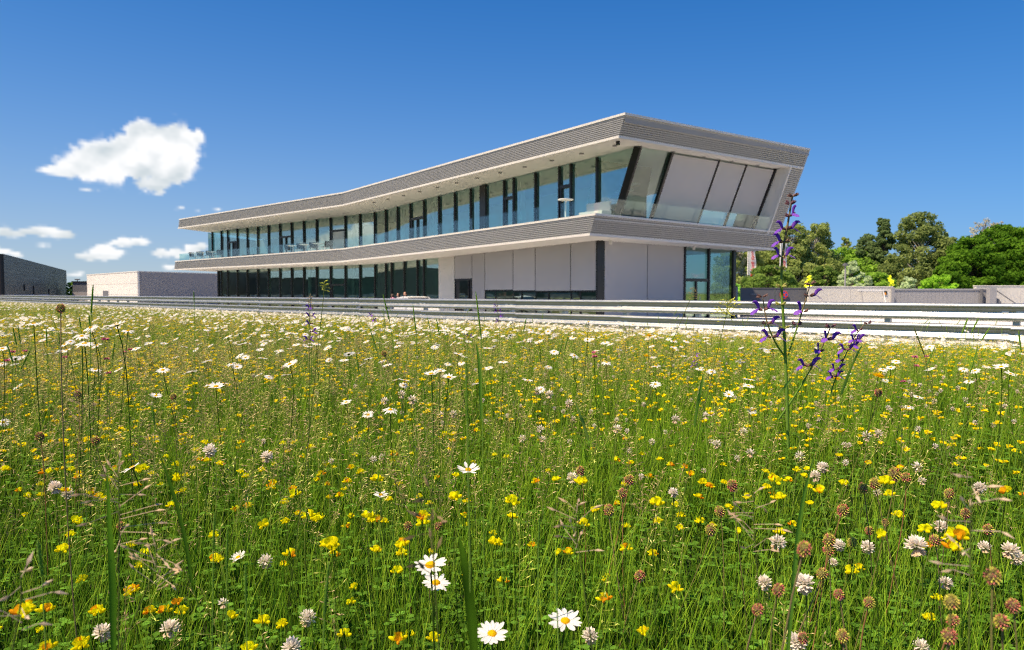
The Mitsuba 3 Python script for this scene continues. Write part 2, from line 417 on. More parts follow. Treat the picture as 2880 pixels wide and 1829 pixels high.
# the right flank with its slat ends, and the rear walls
VV = np.r_[V, 0]
for nm, t, b, n in (('upper_band_side', 'TT', 'TB', 10), ('lower_band_side', 'LT', 'LB', 9)):
    p0t, p0b = E[t][3], E[b][3]; p1t, p1b = BACK[t][1], BACK[b][1]
    k = put(nm, hexa([p0b - VV * .06, p1b - VV * .06, p1t - VV * .06, p0t - VV * .06], -VV * .1), 'm_gap', B)
    for i in range(n):
        f0, f1 = (i + .62) / (n + 1), (i + 1.36) / (n + 1)
        put('slat', hexa([mix3(p0b, p0t, f0) - VV * .055, mix3(p1b, p1t, f0) - VV * .055, mix3(p1b, p1t, f1) - VV * .055, mix3(p0b, p0t, f1) - VV * .055], VV * .075), 'm_slat', k)
_sb = [RB, RT]
k = put('end_band_side', hexa([RB - VV * .06, RB - VV * .06 - OUT[2] * 3.2, RT - VV * .06 - OUT[2] * 3.2, RT - VV * .06], -VV * .1), 'm_gap', B)
for i in range(_ns):
    f0, f1 = (i + .1) / _ns, (i + .84) / _ns
    a0, a1 = mix3(RB, RT, f0) - VV * .055, mix3(RB, RT, f1) - VV * .055
    put('slat', hexa([a0, a0 - OUT[2] * 3.2, a1 - OUT[2] * 3.2, a1], VV * .075), 'm_slat', k)


# ---- glass lines
def soffit_z(k, p):
    """height of edge k beside plan point p"""
    l, kk, a, r = E[k]
    s = np.dot(p[:2] - a[:2], U) / np.dot(kk[:2] - a[:2], U)
    if s <= 1:
        return a[2] + max(s, 0) * (kk[2] - a[2])
    s = np.clip(np.dot(p[:2] - kk[:2], WING) / np.dot(l[:2] - kk[:2], WING), 0, 1)
    return kk[2] + s * (l[2] - kk[2])


W0, KW, LW = np.array([4.10, 32.8]), np.array([-10.7, 53.8]), np.array([-31.9, 72.0])
DW = (KW - W0) / np.linalg.norm(KW - W0); DL = (LW - KW) / np.linalg.norm(LW - KW)
NW, NL = np.r_[-DW[1], DW[0], 0], np.r_[-DL[1], DL[0], 0]        # outward
NW, NL = (n if np.dot(n[:2], [-.7, -.7]) > 0 else -n for n in (NW, NL))
UP_R = [1682, 1608.6, 1576.4, 1509, 1448, 1421, 1362, 1327, 1282, 1237.5, 1195, 1156.8, 1120.3, 1087, 1057]
UP_L = [1057, 1014.8, 973.4, 932, 892.8, 856.7, 822.4, 789.5, 757.4, 727.3, 697.7, 669.7, 642.6, 624.8, 599]
UFZ = lambda p: soffit_z('LT', p) - .16


def plan_pts(cols, py, P, D):
    return [on_line(c, py, P, D)[:2] for c in cols]


CW = W0 - DW * 2.55                                             # top of the near glass corner of the upper floor
LEAN = (E['TT'][2] - E['LB'][2]); LEAN = LEAN / LEAN[2]         # plan shift per metre of height, of everything on the slanted end
pr = [CW] + plan_pts(UP_R, 600, W0, DW)
pl_ = plan_pts(UP_L, 690, KW, DL)
pr[-1] = pl_[0] = KW
GLASS_DOORS = {(1608.6, 1576.4): (522, 0), (1448, 1421): (555, 0), (1195, 1156.8): (611, 1), (973.4, 932): (647, 2), (822.4, 789.5): (665, 1), (669.7, 642.6): (680, 3)}


def zat(px_, py, p):
    """height of plan point p where it shows at picture row py"""
    r = ray(px_, py); return EYE[2] + r[2] * (p[1] / r[1])


prng = np.random.default_rng(61)        # no two panes hang quite alike


def pane(q, parent, m='m_glass'):
    q = np.asarray(q, float)
    n = np.cross(q[1] - q[0], q[3] - q[0]); n /= np.linalg.norm(n)
    return put('pane', (q + n * prng.normal(0, .0035, (4, 1)), np.array([[0, 1, 2], [0, 2, 3]])), m, parent)


up_glass = numbered(B + '__upper_glazing')
frames = []
for cols, pts, n in ((['c'] + UP_R, pr, NW), (UP_L, pl_, NL)):
    for i in range(len(pts) - 1):
        p, q = pts[i], pts[i + 1]
        zp0, zp1, zq0, zq1 = UFZ(p), soffit_z('TB', p), UFZ(q), soffit_z('TB', q)
        if i == 0 and cols[0] == 'c':                            # first bay starts on the slanted corner
            low = CW + LEAN[:2] * (zp0 - zp1)
            pane([[*low, zp0], [*q, zq0], [*q, zq1], [*p, zp1]], up_glass)
        else:
            pane([[*p, zp0], [*q, zq0], [*q, zq1], [*p, zp1]], up_glass)
        w = .62 if cols[i + 1] == 1362 else .10
        put('mullion', bar([*q, zq0], [*q, zq1], w, .14, n), 'm_black', up_glass)
        door = GLASS_DOORS.get((cols[i], cols[i + 1]))
        if door:
            zt = zat(cols[i], door[0], p)
            dk = put('door_frame', cat([bar([*p, zt], [*q, zt], .16, .12, n)] + ([bar([*mix3(p, q, .5), zp0], [*mix3(p, q, .5), zt], .12, .1, n)] if door[1] in (1, 3) else [])
                                       + [bar([*mix3(p, q, .93), zp0], [*mix3(p, q, .93), zt], .2, .1, n)]), 'm_black', up_glass)
            if door[1] >= 2:                                     # opened leaf: the dark room shows
                f0 = .02 if door[1] == 3 else .05
                f1 = .5 if door[1] == 3 else .95
                a, b = mix3(p, q, f0), mix3(p, q, f1)
                put('door_opening', hexa([[*a, zp0], [*b, zp0], [*b, zt], [*a, zt]], n * .03), 'm_halldark' if door[1] == 3 else 'm_inside', dk)
# near slanted corner post and left end
zc0, zc1 = UFZ(CW), soffit_z('TB', CW)
put('corner_post', bar([*(CW + LEAN[:2] * (zc0 - zc1)), zc0], [*CW, zc1], .30, .2, (NW + OUT[2]) / 1.4), 'm_black', up_glass)
zl0, zl1 = UFZ(LW), soffit_z('TB', LW)
be = LW + np.array([.02, 1.0]) * 3.4
put('mullion', bar([*be + np.array([-.35, 0]), zl0], [*be, zl1], .13, .14, NL), 'm_black', up_glass)
pane([[*LW, zl0], [*(be + np.array([-.35, 0])), zl0], [*be, zl1], [*LW, zl1]], up_glass)

# slanted front glazing of the upper floor, with grey screens
zS = lambda t: zc1 + (E['TB'][3][2] - E['TB'][2][2]) * t / _len


def front_t(px_, py):
    p = on_line(px_, py, CW, V)
    return np.dot(p[:2] - CW, V)


f_cols = [front_t(1796, 423), front_t(1886, 435), front_t(2018, 455), front_t(2095, 468), front_t(2176, 483)]


def FP(t, f, o=0.0):
    """point on the slanted front: t metres along, f = 0 at the deck and 1 at the soffit, o metres out"""
    z1 = zS(t); z0 = UFZ(CW) + (E['LT'][3][2] - E['LT'][2][2]) * t / _len
    z = z0 + f * (z1 - z0)
    return np.r_[CW + V * t + LEAN[:2] * (z - z1), z] + OUT[2] * o


ts = [0.0] + f_cols
fg = numbered(B + '__front_glazing')
for i in range(5):
    pane([FP(ts[i], 0), FP(ts[i + 1], 0), FP(ts[i + 1], 1), FP(ts[i], 1)], fg, 'm_clearglass')
    put('mullion', bar(FP(ts[i + 1], 0), FP(ts[i + 1], 1), .14 if i in (0, 1, 4) else .05, .16, OUT[2]), 'm_black', fg)
for i, f0 in ((2, .02), (3, .30), (4, .30)):
    g0, g1 = (.09 if i == 2 else .04), (.11 if i == 4 else .04)
    put('screen', hexa([FP(ts[i] + g0, f0, .05), FP(ts[i + 1] - g1, f0, .05), FP(ts[i + 1] - g1, .985, .05), FP(ts[i] + g0, .985, .05)], OUT[2] * .04), 'm_blind_' + 'abc'[i % 3], fg)
# white reveal on the right between glass and end band
te = _len - 1.28
put('reveal', hexa([FP(ts[5] + .08, 0), np.r_[(E['LT'][3] + o3)[:2], FP(ts[5], 0)[2]], (E['TB'][3] + o3), FP(ts[5] + .08, 1)], VV * .1), 'm_white', B)

# ---- lower floor
pw = W0
zs_l = lambda p: soffit_z('LB', p)
LO_GL = [1235, 1195, 1177, 1140, 1104, 1087.7, 1057]
LO_L = UP_L[:-1] + [617]
low_glass = numbered(B + '__lower_glazing')
pts_g = plan_pts(LO_GL, 760, W0, DW); pts_g[-1] = KW
pts_l = plan_pts(LO_L, 790, KW, DL); pts_l[0] = KW
for cols, pts, n in ((LO_GL, pts_g, NW), (LO_L, pts_l, NL)):
    for i in range(len(pts) - 1):
        p, q = pts[i], pts[i + 1]
        pane([[*p, .02], [*q, .02], [*q, zs_l(q)], [*p, zs_l(p)]], low_glass)
        put('mullion', bar([*q, 0], [*q, zs_l(q)], .11, .14, n), 'm_black', low_glass)
        if cols[i] == 973.4:
            zt = zat(973, 801, p)
            put('door_frame', cat([bar([*p, zt], [*q, zt], .14, .12, n), bar([*mix3(p, q, .94), 0], [*mix3(p, q, .94), zt], .25, .1, n)]), 'm_black', low_glass)
# a round column beside the left end
cp = on_line(604.5, 800, KW, DL)[:2] + np.array([-.1, 1.2])
put('column', cyl([*cp, 0], [*cp, soffit_z('LB', cp)], .16), 'm_black', B)
# white wall and screens of the near part
SEP = [1679, 1607.6, 1508, 1445.5, 1365.8, 1330, 1280.7, 1235]
pts_s = plan_pts(SEP, 740, W0, DW)
wall_low = numbered(B + '__screened_wall')
ends = [817, 818, 817, 815.5, None, 784, None]
for i in range(7):
    p, q = pts_s[i], pts_s[i + 1]
    zb = .02 if ends[i] is None else zat(.5 * (SEP[i] + SEP[i + 1]), ends[i], (p + q) / 2)
    d = (q - p) / np.linalg.norm(q - p) * .035
    a, b = p + d, q - d
    if SEP[i + 1] != 1445.5 or True:
        put('screen', hexa([[*a, zb], [*b, zb], [*b, zs_l(q)], [*a, zs_l(p)]], NW * .07), 'm_blind_' + 'abcabac'[i] if i < 6 else 'm_white', wall_low)
    put('mullion', bar([*q, 0], [*q, zs_l(q)], .07, .03, NW), 'm_black', wall_low)
    if ends[i] is not None and i != 5:
        pane([[*p, .02], [*q, .02], [*q, zb + .3], [*p, zb + .3]], wall_low)
        put('rail', bar([*p, zb - .03], [*q, zb - .03], .08, .05, NW), 'm_black', wall_low)
        m = mix3(p, q, .62)
        put('mullion', bar([*m, 0], [*m, zb], .08, .05, NW), 'm_black', wall_low)
    if i == 5:
        put('doorway', hexa([[*p, .02], [*q, .02], [*q, zb + .1], [*p, zb + .1]], -NW * .6), 'm_halldark', wall_low)
        zt = zb - .12
        m0, m1 = mix3(p, q, .28), mix3(p, q, .75)
        pane([[*(m0), 1.2], [*m1, 1.2], [*m1, zt], [*m0, zt]] + NW * .02, wall_low)
        put('door_frame', cat([bar([*p, zb - .06], [*q, zb - .06], .12, .06, NW), bar([*mix3(p, q, .22), 0], [*mix3(p, q, .22), zb], .09, .06, NW)]), 'm_black', wall_low)
q = pts_s[0]
put('corner_post', cat([hexa([[*(W0 - DW * .05), 0], [*q, 0], [*q, zs_l(q)], [*(W0 - DW * .05), zs_l(W0)]], NW * .05)]), 'm_black', wall_low)

# short front of the lower floor
zf = lambda t: E['LB'][2][2] + (E['LB'][3][2] - E['LB'][2][2]) * t / _len
ft = lambda px_, py=760: np.dot(on_line(px_, py, W0, V)[:2] - W0, V)
LP = lambda t, z, o=0: np.r_[W0 + V * t, z] + OUT[2] * o
entrance = numbered(B + '__entrance_front')
tcols = [ft(1697), ft(1818), ft(1922), ft(1990), ft(2058)]
put('corner_post', hexa([LP(-.05, 0), LP(tcols[0], 0), LP(tcols[0], zf(0)), LP(-.05, zf(0))], OUT[2] * .06), 'm_black', entrance)
for i in (0, 1):
    a, b = tcols[i] + .03, tcols[i + 1] - .03
    put('screen', hexa([LP(a, .02), LP(b, .02), LP(b, zf(b)), LP(a, zf(a))], OUT[2] * .07), 'm_blind_' + 'ab'[i], entrance)
put('backing', hexa([LP(tcols[0], 0), LP(tcols[2], 0), LP(tcols[2], zf(tcols[2])), LP(tcols[0], zf(tcols[0]))], -OUT[2] * .05), 'm_black', entrance)
for i in (2, 3):
    a, b = tcols[i], tcols[i + 1]
    pane([LP(a, .02), LP(b, .02), LP(b, zf(b)), LP(a, zf(a))], entrance, 'm_clearglass')
for t, w in ((tcols[2], .12), (tcols[3], .13), (tcols[4] + .1, .26)):
    put('mullion', bar(LP(t, 0), LP(t, zf(t)), w, .14, OUT[2]), 'm_black', entrance)
pd = W0 + V * tcols[2]
zt = zat(1957, 788, W0 + V * (tcols[2] + tcols[3]) / 2)
tm = ft(1955.5)
dr_ = put('door', cat([bar(LP(tcols[2], zt), LP(tcols[3], zt), .17, .12, OUT[2]), bar(LP(tm, 0), LP(tm, zt), .14, .1, OUT[2])]), 'm_black', entrance)
put('handle', cyl(LP(tm + .25, .9, .14), LP(tm + .25, 1.5, .14), .02, 8), 'm_frame', dr_)


def lettering(text, height, origin, right, up, bsdf, name, parent=None, width=None, depth=.006, bold=False):
    m = meshkit.text_mesh(text, height, depth, bold)
    v = np.array(m.vertices)
    if width:
        v[:, 0] *= width / v[:, 0].max()
    r, u = (np.asarray(a, float) / np.linalg.norm(a) for a in (right, up))
    n = np.cross(r, u)
    return put(name, (np.asarray(origin) + v[:, :1] * r + v[:, 1:2] * u + v[:, 2:] * n, np.array(m.faces)), bsdf, parent)


t0_, t1_ = ft(1930), ft(1981)
lettering('F 1  Eingang K Os', .2, LP(t0_, zat(1957, 779.5, W0 + V * (t0_ + t1_) / 2), .02), VV, [0, 0, 1], 'm_frame', 'door_lettering', entrance, width=t1_ - t0_)

# right flank glass of the lower floor, then solid walls round the back
pc = W0 + V * (tcols[4] + .1)
side_e = pc + U * 6.5
pane([[*pc, .02], [*side_e, .02], [*side_e, zf(12)], [*pc, zf(12)]], entrance, 'm_clearglass')
inner = []
bl, bk, r_ = BACK['LB']
walls = [side_e, side_e + U * 14 + V * .3, bk[:2] - (V + WN) * .9, bl[:2] - WN * 1.0, np.array([-32.3, 76.0])]
for a, b in zip(walls[:-1], walls[1:]):
    inner.append(hexa([[*a, 0], [*b, 0], [*b, 8.1], [*a, 8.1]], [0, 0, 0.001]) if False else (np.array([[*a, 0], [*b, 0], [*b, 8.0], [*a, 8.0]]), np.array([[0, 1, 2], [0, 2, 3]])))
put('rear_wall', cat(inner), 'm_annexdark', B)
# rooms: floor slab and a core wall some metres behind the glass
core = [W0 + V * 5.2 + DW * 2.0, W0 + V * 5.2 + DW * 20, KW + WN * 6.0, KW + WN * 6.0 + DL * 17]
put('core_wall', cat([(np.array([[*a, 0], [*b, 0], [*b, 8.0], [*a, 8.0]]), np.array([[0, 1, 2], [0, 2, 3]])) for a, b in zip(core[:-1], core[1:])]), 'm_inside', B)
_in = [W0 + DW * .3 + V * .3, KW + WN * .4, LW + WN * .5 - DL * .3, LW + WN * 8, KW + WN * 13, W0 + V * 10.5 + DW * .3]
put('room_floor', (np.array([[*p, .012] for p in _in]), np.array([[0, 1, 4], [0, 4, 5], [1, 2, 3], [1, 3, 4]])), 'm_floor', B)
for s in (3.0, 7.5, 12.5, 18.0, 23.0):                           # round columns behind the upper glass
    p = W0 + DW * s + V * 1.1
    put('column', cyl([*p, UFZ(p)], [*p, soffit_z('TB', p)], .16), 'm_white', B)
for s in (4.5, 11.0, 18.0):
    p = KW + DL * s + WN * 1.2
    put('column', cyl([*p, .02], [*p, soffit_z('TB', p)], .16), 'm_white', B)

# a stair wall and its landing behind the first slanted panes
sw = [FP(ts[0] + .6, 0, -2.6), FP(ts[2] + 2.5, 0, -2.6), FP(ts[2] + 2.5, 1, -3.2), FP(ts[0] + .6, 1, -3.2)]
put('stair_wall', (np.array(sw), np.array([[0, 1, 2], [0, 2, 3]])), 'm_ochre', B)
for i in range(7):
    a = FP(ts[0] + .7 + .32 * i, .06 + .1 * i, -1.9); b = a + VV * .34
    put('stair_step', hexa([a, b, b - OUT[2] * 1.0, a - OUT[2] * 1.0], [0, 0, .07]), 'm_white', B)

# balcony railing: glass panes standing behind the coping
railing = numbered(B + '__glass_railing')
RH = .74
lt = E['LT']
runs = [(lt[2] - VOUT[2] * .22, lt[1] - VOUT[1] * .22, 11), (lt[1] - VOUT[1] * .22, lt[0] - VOUT[0] * .22 - np.r_[WING, 0] * .5, 11), (lt[2] - VOUT[2] * .22, FP(ts[5], 0) * [1, 1, 0] + [0, 0, lt[3][2]] + OUT[2] * .9 + VV * .15, 6)]
for a, b, n in runs:
    for i in range(n):
        p, q = mix3(a, b, i / n + .003), mix3(a, b, (i + 1) / n - .003)
        lean = (np.r_[LEAN[:2], 1] if n == 6 else np.array([0, 0, 1.0])) * (RH + .1)
        p, q = p - [0, 0, .1], q - [0, 0, .1]
        put('pane', (np.array([p, q, q + lean, p + lean]), np.array([[0, 1, 2], [0, 2, 3]])), 'm_railglass', railing)
        put('clip', cat([bar(p + lean * .05 + (q - p) * f, p + lean * .16 + (q - p) * f, .05, .03, OUT[1]) for f in (.2, .8)]), 'm_frame', railing)
el = runs[1][1]
put('pane', (np.array([el + [0, 0, -.1], el + [1.1, 4.6, -.1], el + [1.1, 4.6, RH], el + [0, 0, RH]]), np.array([[0, 1, 2], [0, 2, 3]])), 'm_railglass', railing)

# soffit lamps and small fittings
for s in np.linspace(1.2, 24, 12):
    p = E['TB'][2][:2] + U * s + V * 1.05
    put('soffit_lamp', cyl([*p, soffit_z('TB', p) - .025], [*p, soffit_z('TB', p) + .01], .11), 'm_annexdark', B)
for s in np.linspace(2.2, 11.5, 5):
    p = E['TB'][2][:2] + V * s + U * .75
    z = zS(s) - .025
    put('soffit_lamp', cyl([*p, z], [*p, z + .04], .10), 'm_annexdark', B)
for px_, t in ((1688, -.75), (1888, 5.6)):
    p = W0 + V * (t + .9) - U * .7
    put('spot_lamp', cyl([*p, zf(3) - .24], [*p, zf(3) + .01], .075), 'm_white', B)
cam = E['TB'][2][:2] + U * .55 + V * .55
put('camera_dome', cyl([*cam, soffit_z('TB', cam) - .14], [*cam, soffit_z('TB', cam)], .09), 'm_black', B)

# ---- balcony furniture
tp = mix3(lt[2], lt[1], .105)[:2] + V * .75
bt = thing('bar_table', 'white round high table standing on the balcony near the corner', 'table')
dz = UFZ(tp) + .10
put('tabletop', cyl([*tp, dz + 1.04], [*tp, dz + 1.08], .37, 20), 'm_frame', bt)
put('pole', cyl([*tp, dz], [*tp, dz + 1.04], .035), 'm_frame', bt)
put('foot', cyl([*tp, dz], [*tp, dz + .03], .25, 20), 'm_frame', bt)
sp = mix3(lt[2], lt[1], .03)[:2] + V * 1.2
so = thing('lounge_bench', 'white bench standing by the balcony corner', 'bench')
a = np.r_[sp, UFZ(sp) + .1]
put('seat', hexa([a, a + np.r_[U * 1.5, 0], a + np.r_[U * 1.5 + V * .6, 0], a + np.r_[V * .6, 0]], [0, 0, .42]), 'm_white', so)
put('backrest', hexa([a + np.r_[V * .5, .42], a + np.r_[U * 1.5 + V * .5, .42], a + np.r_[U * 1.5 + V * .6, .42], a + np.r_[V * .6, .42]], [0, 0, .45]), 'm_white', so)


def chair(p, ang, label, group):
    c = thing('terrace_chair', label, 'chair', group)
    ca, sa = math.cos(ang), math.sin(ang)
    R = np.array([[ca, -sa, 0], [sa, ca, 0], [0, 0, 1]])
    P = lambda m: (np.asarray(m[0]) @ R.T + p, m[1])
    put('seat', P(box([-.25, -.25, .42], [.25, .25, .47])), 'm_chair', c)
    put('backrest', P(hexa([[-.25, .2, .5], [.25, .2, .5], [.25, .3, .88], [-.25, .3, .88]], [0, .03, 0])), 'm_chair', c)
    for x in (-.22, .22):
        for y in (-.22, .22):
            put('leg', P(box([x - .015, y - .015, 0], [x + .015, y + .015, .42])), 'm_frame', c)


def terrace_table(p, label):
    c = thing('terrace_table', label, 'table')
    put('tabletop', box(np.r_[p[:2] - .4, p[2] + .71], np.r_[p[:2] + .4, p[2] + .74]), 'm_frame', c)
    put('pole', cyl(p, p + [0, 0, .71], .04), 'm_frame', c)
    put('foot', cyl(p, p + [0, 0, .03], .28), 'm_frame', c)


for i, f in enumerate((.17, .235, .30, .80, .87, .93)):
    q = mix3(lt[1], lt[0], f)[:2] + WN * 1.15
    p = np.r_[q, UFZ(q) + .12 + (.08 if f > .5 else 0)]
    which = ['nearest the bend of the balcony', 'second from the bend of the balcony', 'third from the bend of the balcony', 'third from the left balcony end', 'second from the left balcony end', 'nearest the left balcony end'][i]
    terrace_table(p, 'small square terrace table ' + which)
    for j, o in enumerate((-.8, .8)):
        chair(p + np.r_[WING * o, 0] + np.r_[WN * .1, 0], math.atan2(WING[1], WING[0]) - math.pi / 2 * (1 if o > 0 else -1), 'dark chair at a small table behind the glass railing of the left wing', 'dark terrace chairs')
# ------------------------------------------------------------------ neighbouring buildings on the left
QF = np.array([[0, 1, 2], [0, 2, 3]])
hall = thing('dark_hall', 'large black hall with grooved metal cladding at the left edge', 'building')
h0, h1, h2 = np.array([-74.2, 100.0]), np.array([-112.0, 172.0]), np.array([-74.2, 100.0]) + np.array([-60, -14.0])
HD = (h1 - h0) / np.linalg.norm(h1 - h0); HN = np.array([HD[1], -HD[0]]); HL = np.linalg.norm(h1 - h0)
hz = at(22, 718, 100.0)[2]
put('wall', cat([hexa([[*h0, 0], [*h2, 0], [*h2, hz], [*h0, hz]], np.r_[HD * .3, 0])]), 'm_halldark', hall)
for i in range(9):                                               # sheets of the long cladding, as bands one above the other
    z0, z1 = 1.55 + (hz - 1.55) * i / 9, 1.55 + (hz - 1.55) * (i + .97) / 9
    put('cladding_panel', hexa([[*h0, z0], [*h1, z0], [*h1, z1], [*h0, z1]], np.r_[-HN * .2, 0]), 'm_hall', hall)
put('backing_wall', hexa([[*(h0 - HN * .21), 0], [*(h1 - HN * .21), 0], [*(h1 - HN * .21), hz - .05], [*(h0 - HN * .21), hz - .05]], np.r_[-HN * .2, 0]), 'm_halldark', hall)
put('plinth', hexa([[*h0, 0], [*(h0 + HD * HL * .66), 0], [*(h0 + HD * HL * .66), 1.5], [*h0, 1.5]], np.r_[HN * .12, 0]), 'm_plinth', hall)
put('roof_edge', cat([hexa([[*h0, hz], [*h1, hz], [*h1, hz + .18], [*h0, hz + .18]], np.r_[-HN * .4, 0]), hexa([[*h0, hz], [*h2, hz], [*h2, hz + .18], [*h0, hz + .18]], np.r_[HD * .4, 0])]), 'm_hall', hall)
put('roof', (np.array([[*h0, hz - .02], [*h1, hz - .02], [*(h1 + h2 - h0), hz - .02], [*h2, hz - .02]]), QF), 'm_roof', hall)


def on_hall(px, py):
    p = on_line(px, py, h0, HD)
    return np.dot(p[:2] - h0, HD), p[2]


for px0, px1, py0, py1 in ((42, 51, 739, 744), (99, 107, 753, 757), (152, 160, 766, 770), (56, 77, 770, 774), (100, 118, 778, 782), (134, 152, 784.5, 788)):
    (s0, za), (s1, zb) = on_hall(px0, py0), on_hall(px1, py1)
    put('vent', hexa([[*(h0 + HD * s0), zb], [*(h0 + HD * s1), zb], [*(h0 + HD * s1), za], [*(h0 + HD * s0), za]], np.r_[HN * .04, 0]), 'm_hallslot', hall)
for px0, px1, py0, py1 in ((67, 85, 800, 818), (93, 106, 804, 830), (136, 189, 813, 832)):
    (s0, za), (s1, zb) = on_hall(px0, py0), on_hall(px1, py1)
    s1 = min(s1, HL - .3)
    put('gateway', hexa([[*(h0 + HD * s0), max(zb, 0)], [*(h0 + HD * s1), max(zb, 0)], [*(h0 + HD * s1), za], [*(h0 + HD * s0), za]], np.r_[HN * .16, 0]), 'm_hallslot', hall)

hall2 = thing('dark_hall', 'second black hall outside the picture on the left, mirrored in the lower glazing', 'building')
put('wall', box([-150, 48, 0], [-100, 84, 4.6]), 'm_hall', hall2)
put('roof_edge', box([-150.2, 47.8, 4.6], [-99.8, 84.2, 4.8]), 'm_hall', hall2)
put('plinth', box([-99.95, 47.9, 0], [-99.8, 84.1, 1.4]), 'm_plinth', hall2)

shed = thing('dark_shed', 'small flat dark grey building between the black hall and the pale annex', 'building')
s0, s1 = at(205, 826, 150.0)[:2], at(246, 826, 150.0)[:2]
zt = at(225, 794.5, 150.0)[2]
put('wall', box([s0[0], 150, 2.0], [s1[0] + 5, 160, zt]), 'm_gatedark', shed)
put('plinth', box([s0[0] - .1, 149.9, 0], [s1[0] + 5, 160, 1.98]), 'm_plinth', shed)
put('roof_edge', box([s0[0] - .15, 149.8, zt], [s1[0] + 5, 160, zt + .25]), 'm_halldark', shed)
mast = thing('lamp_mast', 'thin far lamp mast rising behind the dark shed', 'lamp post')
pm = at(218.7, 826, 165.0)[:2]
put('pole', cyl([*pm, 0], [*pm, at(218, 788, 165.0)[2]], .1), 'm_gatedark', mast)
put('lamp_head', box([pm[0] - .5, pm[1] - .3, at(218, 788, 165.0)[2]], [pm[0] + .5, pm[1] + .3, at(218, 785, 165.0)[2]]), 'm_gatedark', mast)

annex = thing('flat_annex', 'flat pale annex building with one small window and a shaded grey side', 'building')
a0, a1, a2 = np.array([-49.2, 90.0]), np.array([-66.5, 107.0]), np.array([-49.2, 90.0]) + np.array([.48, .877]) * 24
az = at(391, 765, 90.0)[2]
AD = (a1 - a0) / np.linalg.norm(a1 - a0); AN = np.array([AD[1] * -1, AD[0]])
AN = AN if np.dot(AN, [-.5, -.8]) > 0 else -AN
nrow = 3
for i in range(nrow):                                            # courses of large cast panels
    z0, z1 = az * i / nrow, az * (i + .985) / nrow
    put('wall_panel', hexa([[*a0, z0], [*a1, z0], [*a1, z1], [*a0, z1]], np.r_[-AN * .2, 0]), 'm_annex', annex)
AE = (a2 - a0) / np.linalg.norm(a2 - a0); AEN = np.array([AE[1], -AE[0]])
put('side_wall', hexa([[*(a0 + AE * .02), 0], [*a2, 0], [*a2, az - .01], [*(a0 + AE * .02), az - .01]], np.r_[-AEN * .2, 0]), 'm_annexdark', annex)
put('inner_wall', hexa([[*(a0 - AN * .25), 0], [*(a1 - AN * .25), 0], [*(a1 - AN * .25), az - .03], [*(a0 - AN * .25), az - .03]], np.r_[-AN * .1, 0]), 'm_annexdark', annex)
put('coping', cat([hexa([[*(a0 + AEN * .05), az], [*(a2 + AEN * .05), az], [*(a2 + AEN * .05), az + .12], [*(a0 + AEN * .05), az + .12]], np.r_[-AEN * .5, 0]),
                   hexa([[*(a0 + AN * .05), az + .001], [*(a1 + AN * .05), az + .001], [*(a1 + AN * .05), az + .121], [*(a0 + AN * .05), az + .121]], np.r_[-AN * .5, 0])]), 'm_white', annex)
put('roof', (np.array([[*a0, az - .05], [*a1, az - .05], [*(a1 + a2 - a0), az - .05], [*a2, az - .05]]), QF), 'm_roof', annex)
w0, w1 = on_line(289, 816, a0, AD), on_line(307, 830, a0, AD)
wk = put('window', hexa([[*w0[:2], w1[2] - .3], [*w1[:2], w1[2] - .3], [*w1[:2], w0[2]], [*w0[:2], w0[2]]], np.r_[AN * .04, 0]), 'm_white', annex)
put('pane', hexa([[*(w0[:2] * .92 + w1[:2] * .08), w1[2] - .2], [*(w1[:2] * .94 + w0[:2] * .06), w1[2] - .2], [*(w1[:2] * .94 + w0[:2] * .06), w0[2] - .1], [*(w0[:2] * .92 + w1[:2] * .08), w0[2] - .1]], np.r_[AN * .07, 0]), 'm_gatedark', wk)

# ------------------------------------------------------------------ boundary wall and gates on the right
YW = 45.0
wz = lambda px, py: at(px, py, YW)[2]
wx = lambda px, y=YW: at(px, 820, y)[0]


def wall_block(name, label, cat_, px0, px1, top, m, y0=YW, t=.3):
    k = thing(name, label, cat_)
    n = max(1, int((wx(px1) - wx(px0)) / 2.6))
    x0, x1 = wx(px0), wx(px1)
    for i in range(n):
        put('panel', box([x0 + (x1 - x0) * i / n + .006, y0, 0], [x0 + (x1 - x0) * (i + 1) / n - .006, y0 + t, top]), m, k)
    put('coping', box([x0 - .02, y0 - .03, top + .002], [x1 + .02, y0 + t + .03, top + .07]), m, k)
    return k


g1 = thing('dark_gate', 'dark grey closed gate with two leaves and a round traffic sign', 'gate')
zt1 = wz(2170, 809.5)
for a, b in ((2083, 2179.2), (2180.6, 2273)):
    lf = put('gate_leaf', box([wx(a, YW + .6), YW + .6, .08], [wx(b, YW + .6) + (.3 if b > 2270 else 0), YW + .66, zt1]), 'm_gatedark', g1)
    put('frame', cat([box([wx(a, YW + .6), YW + .57, zt1 - .06], [wx(b, YW + .6), YW + .6, zt1]), box([wx(a, YW + .6), YW + .57, .08], [wx(b, YW + .6), YW + .6, .16])]), 'm_gatedark', lf)
put('post', box([wx(2078.5), YW + .5, 0], [wx(2082.5), YW + .75, zt1 + .05]), 'm_gate', g1)
hb = at(2128, 828, YW)
put('handle', box([hb[0] - .2, YW + .5, hb[2] - .03], [hb[0] + .2, YW + .56, hb[2] + .03]), 'm_gate', g1)


def disc(c, r, y, n=28, t=.01):
    a = np.arange(n) * 2 * np.pi / n
    v = np.c_[c[0] + r * np.cos(a), np.full(n, y), c[2] + r * np.sin(a)]
    v = np.vstack([v, v + [0, t, 0], [[c[0], y, c[2]]], [[c[0], y + t, c[2]]]])
    i = np.arange(n); j = (i + 1) % n
    return v, np.vstack([np.c_[i, j, i * 0 + 2 * n], np.c_[i + n, i * 0 + 2 * n + 1, j + n], np.c_[i, i + n, j], np.c_[j, i + n, j + n]])


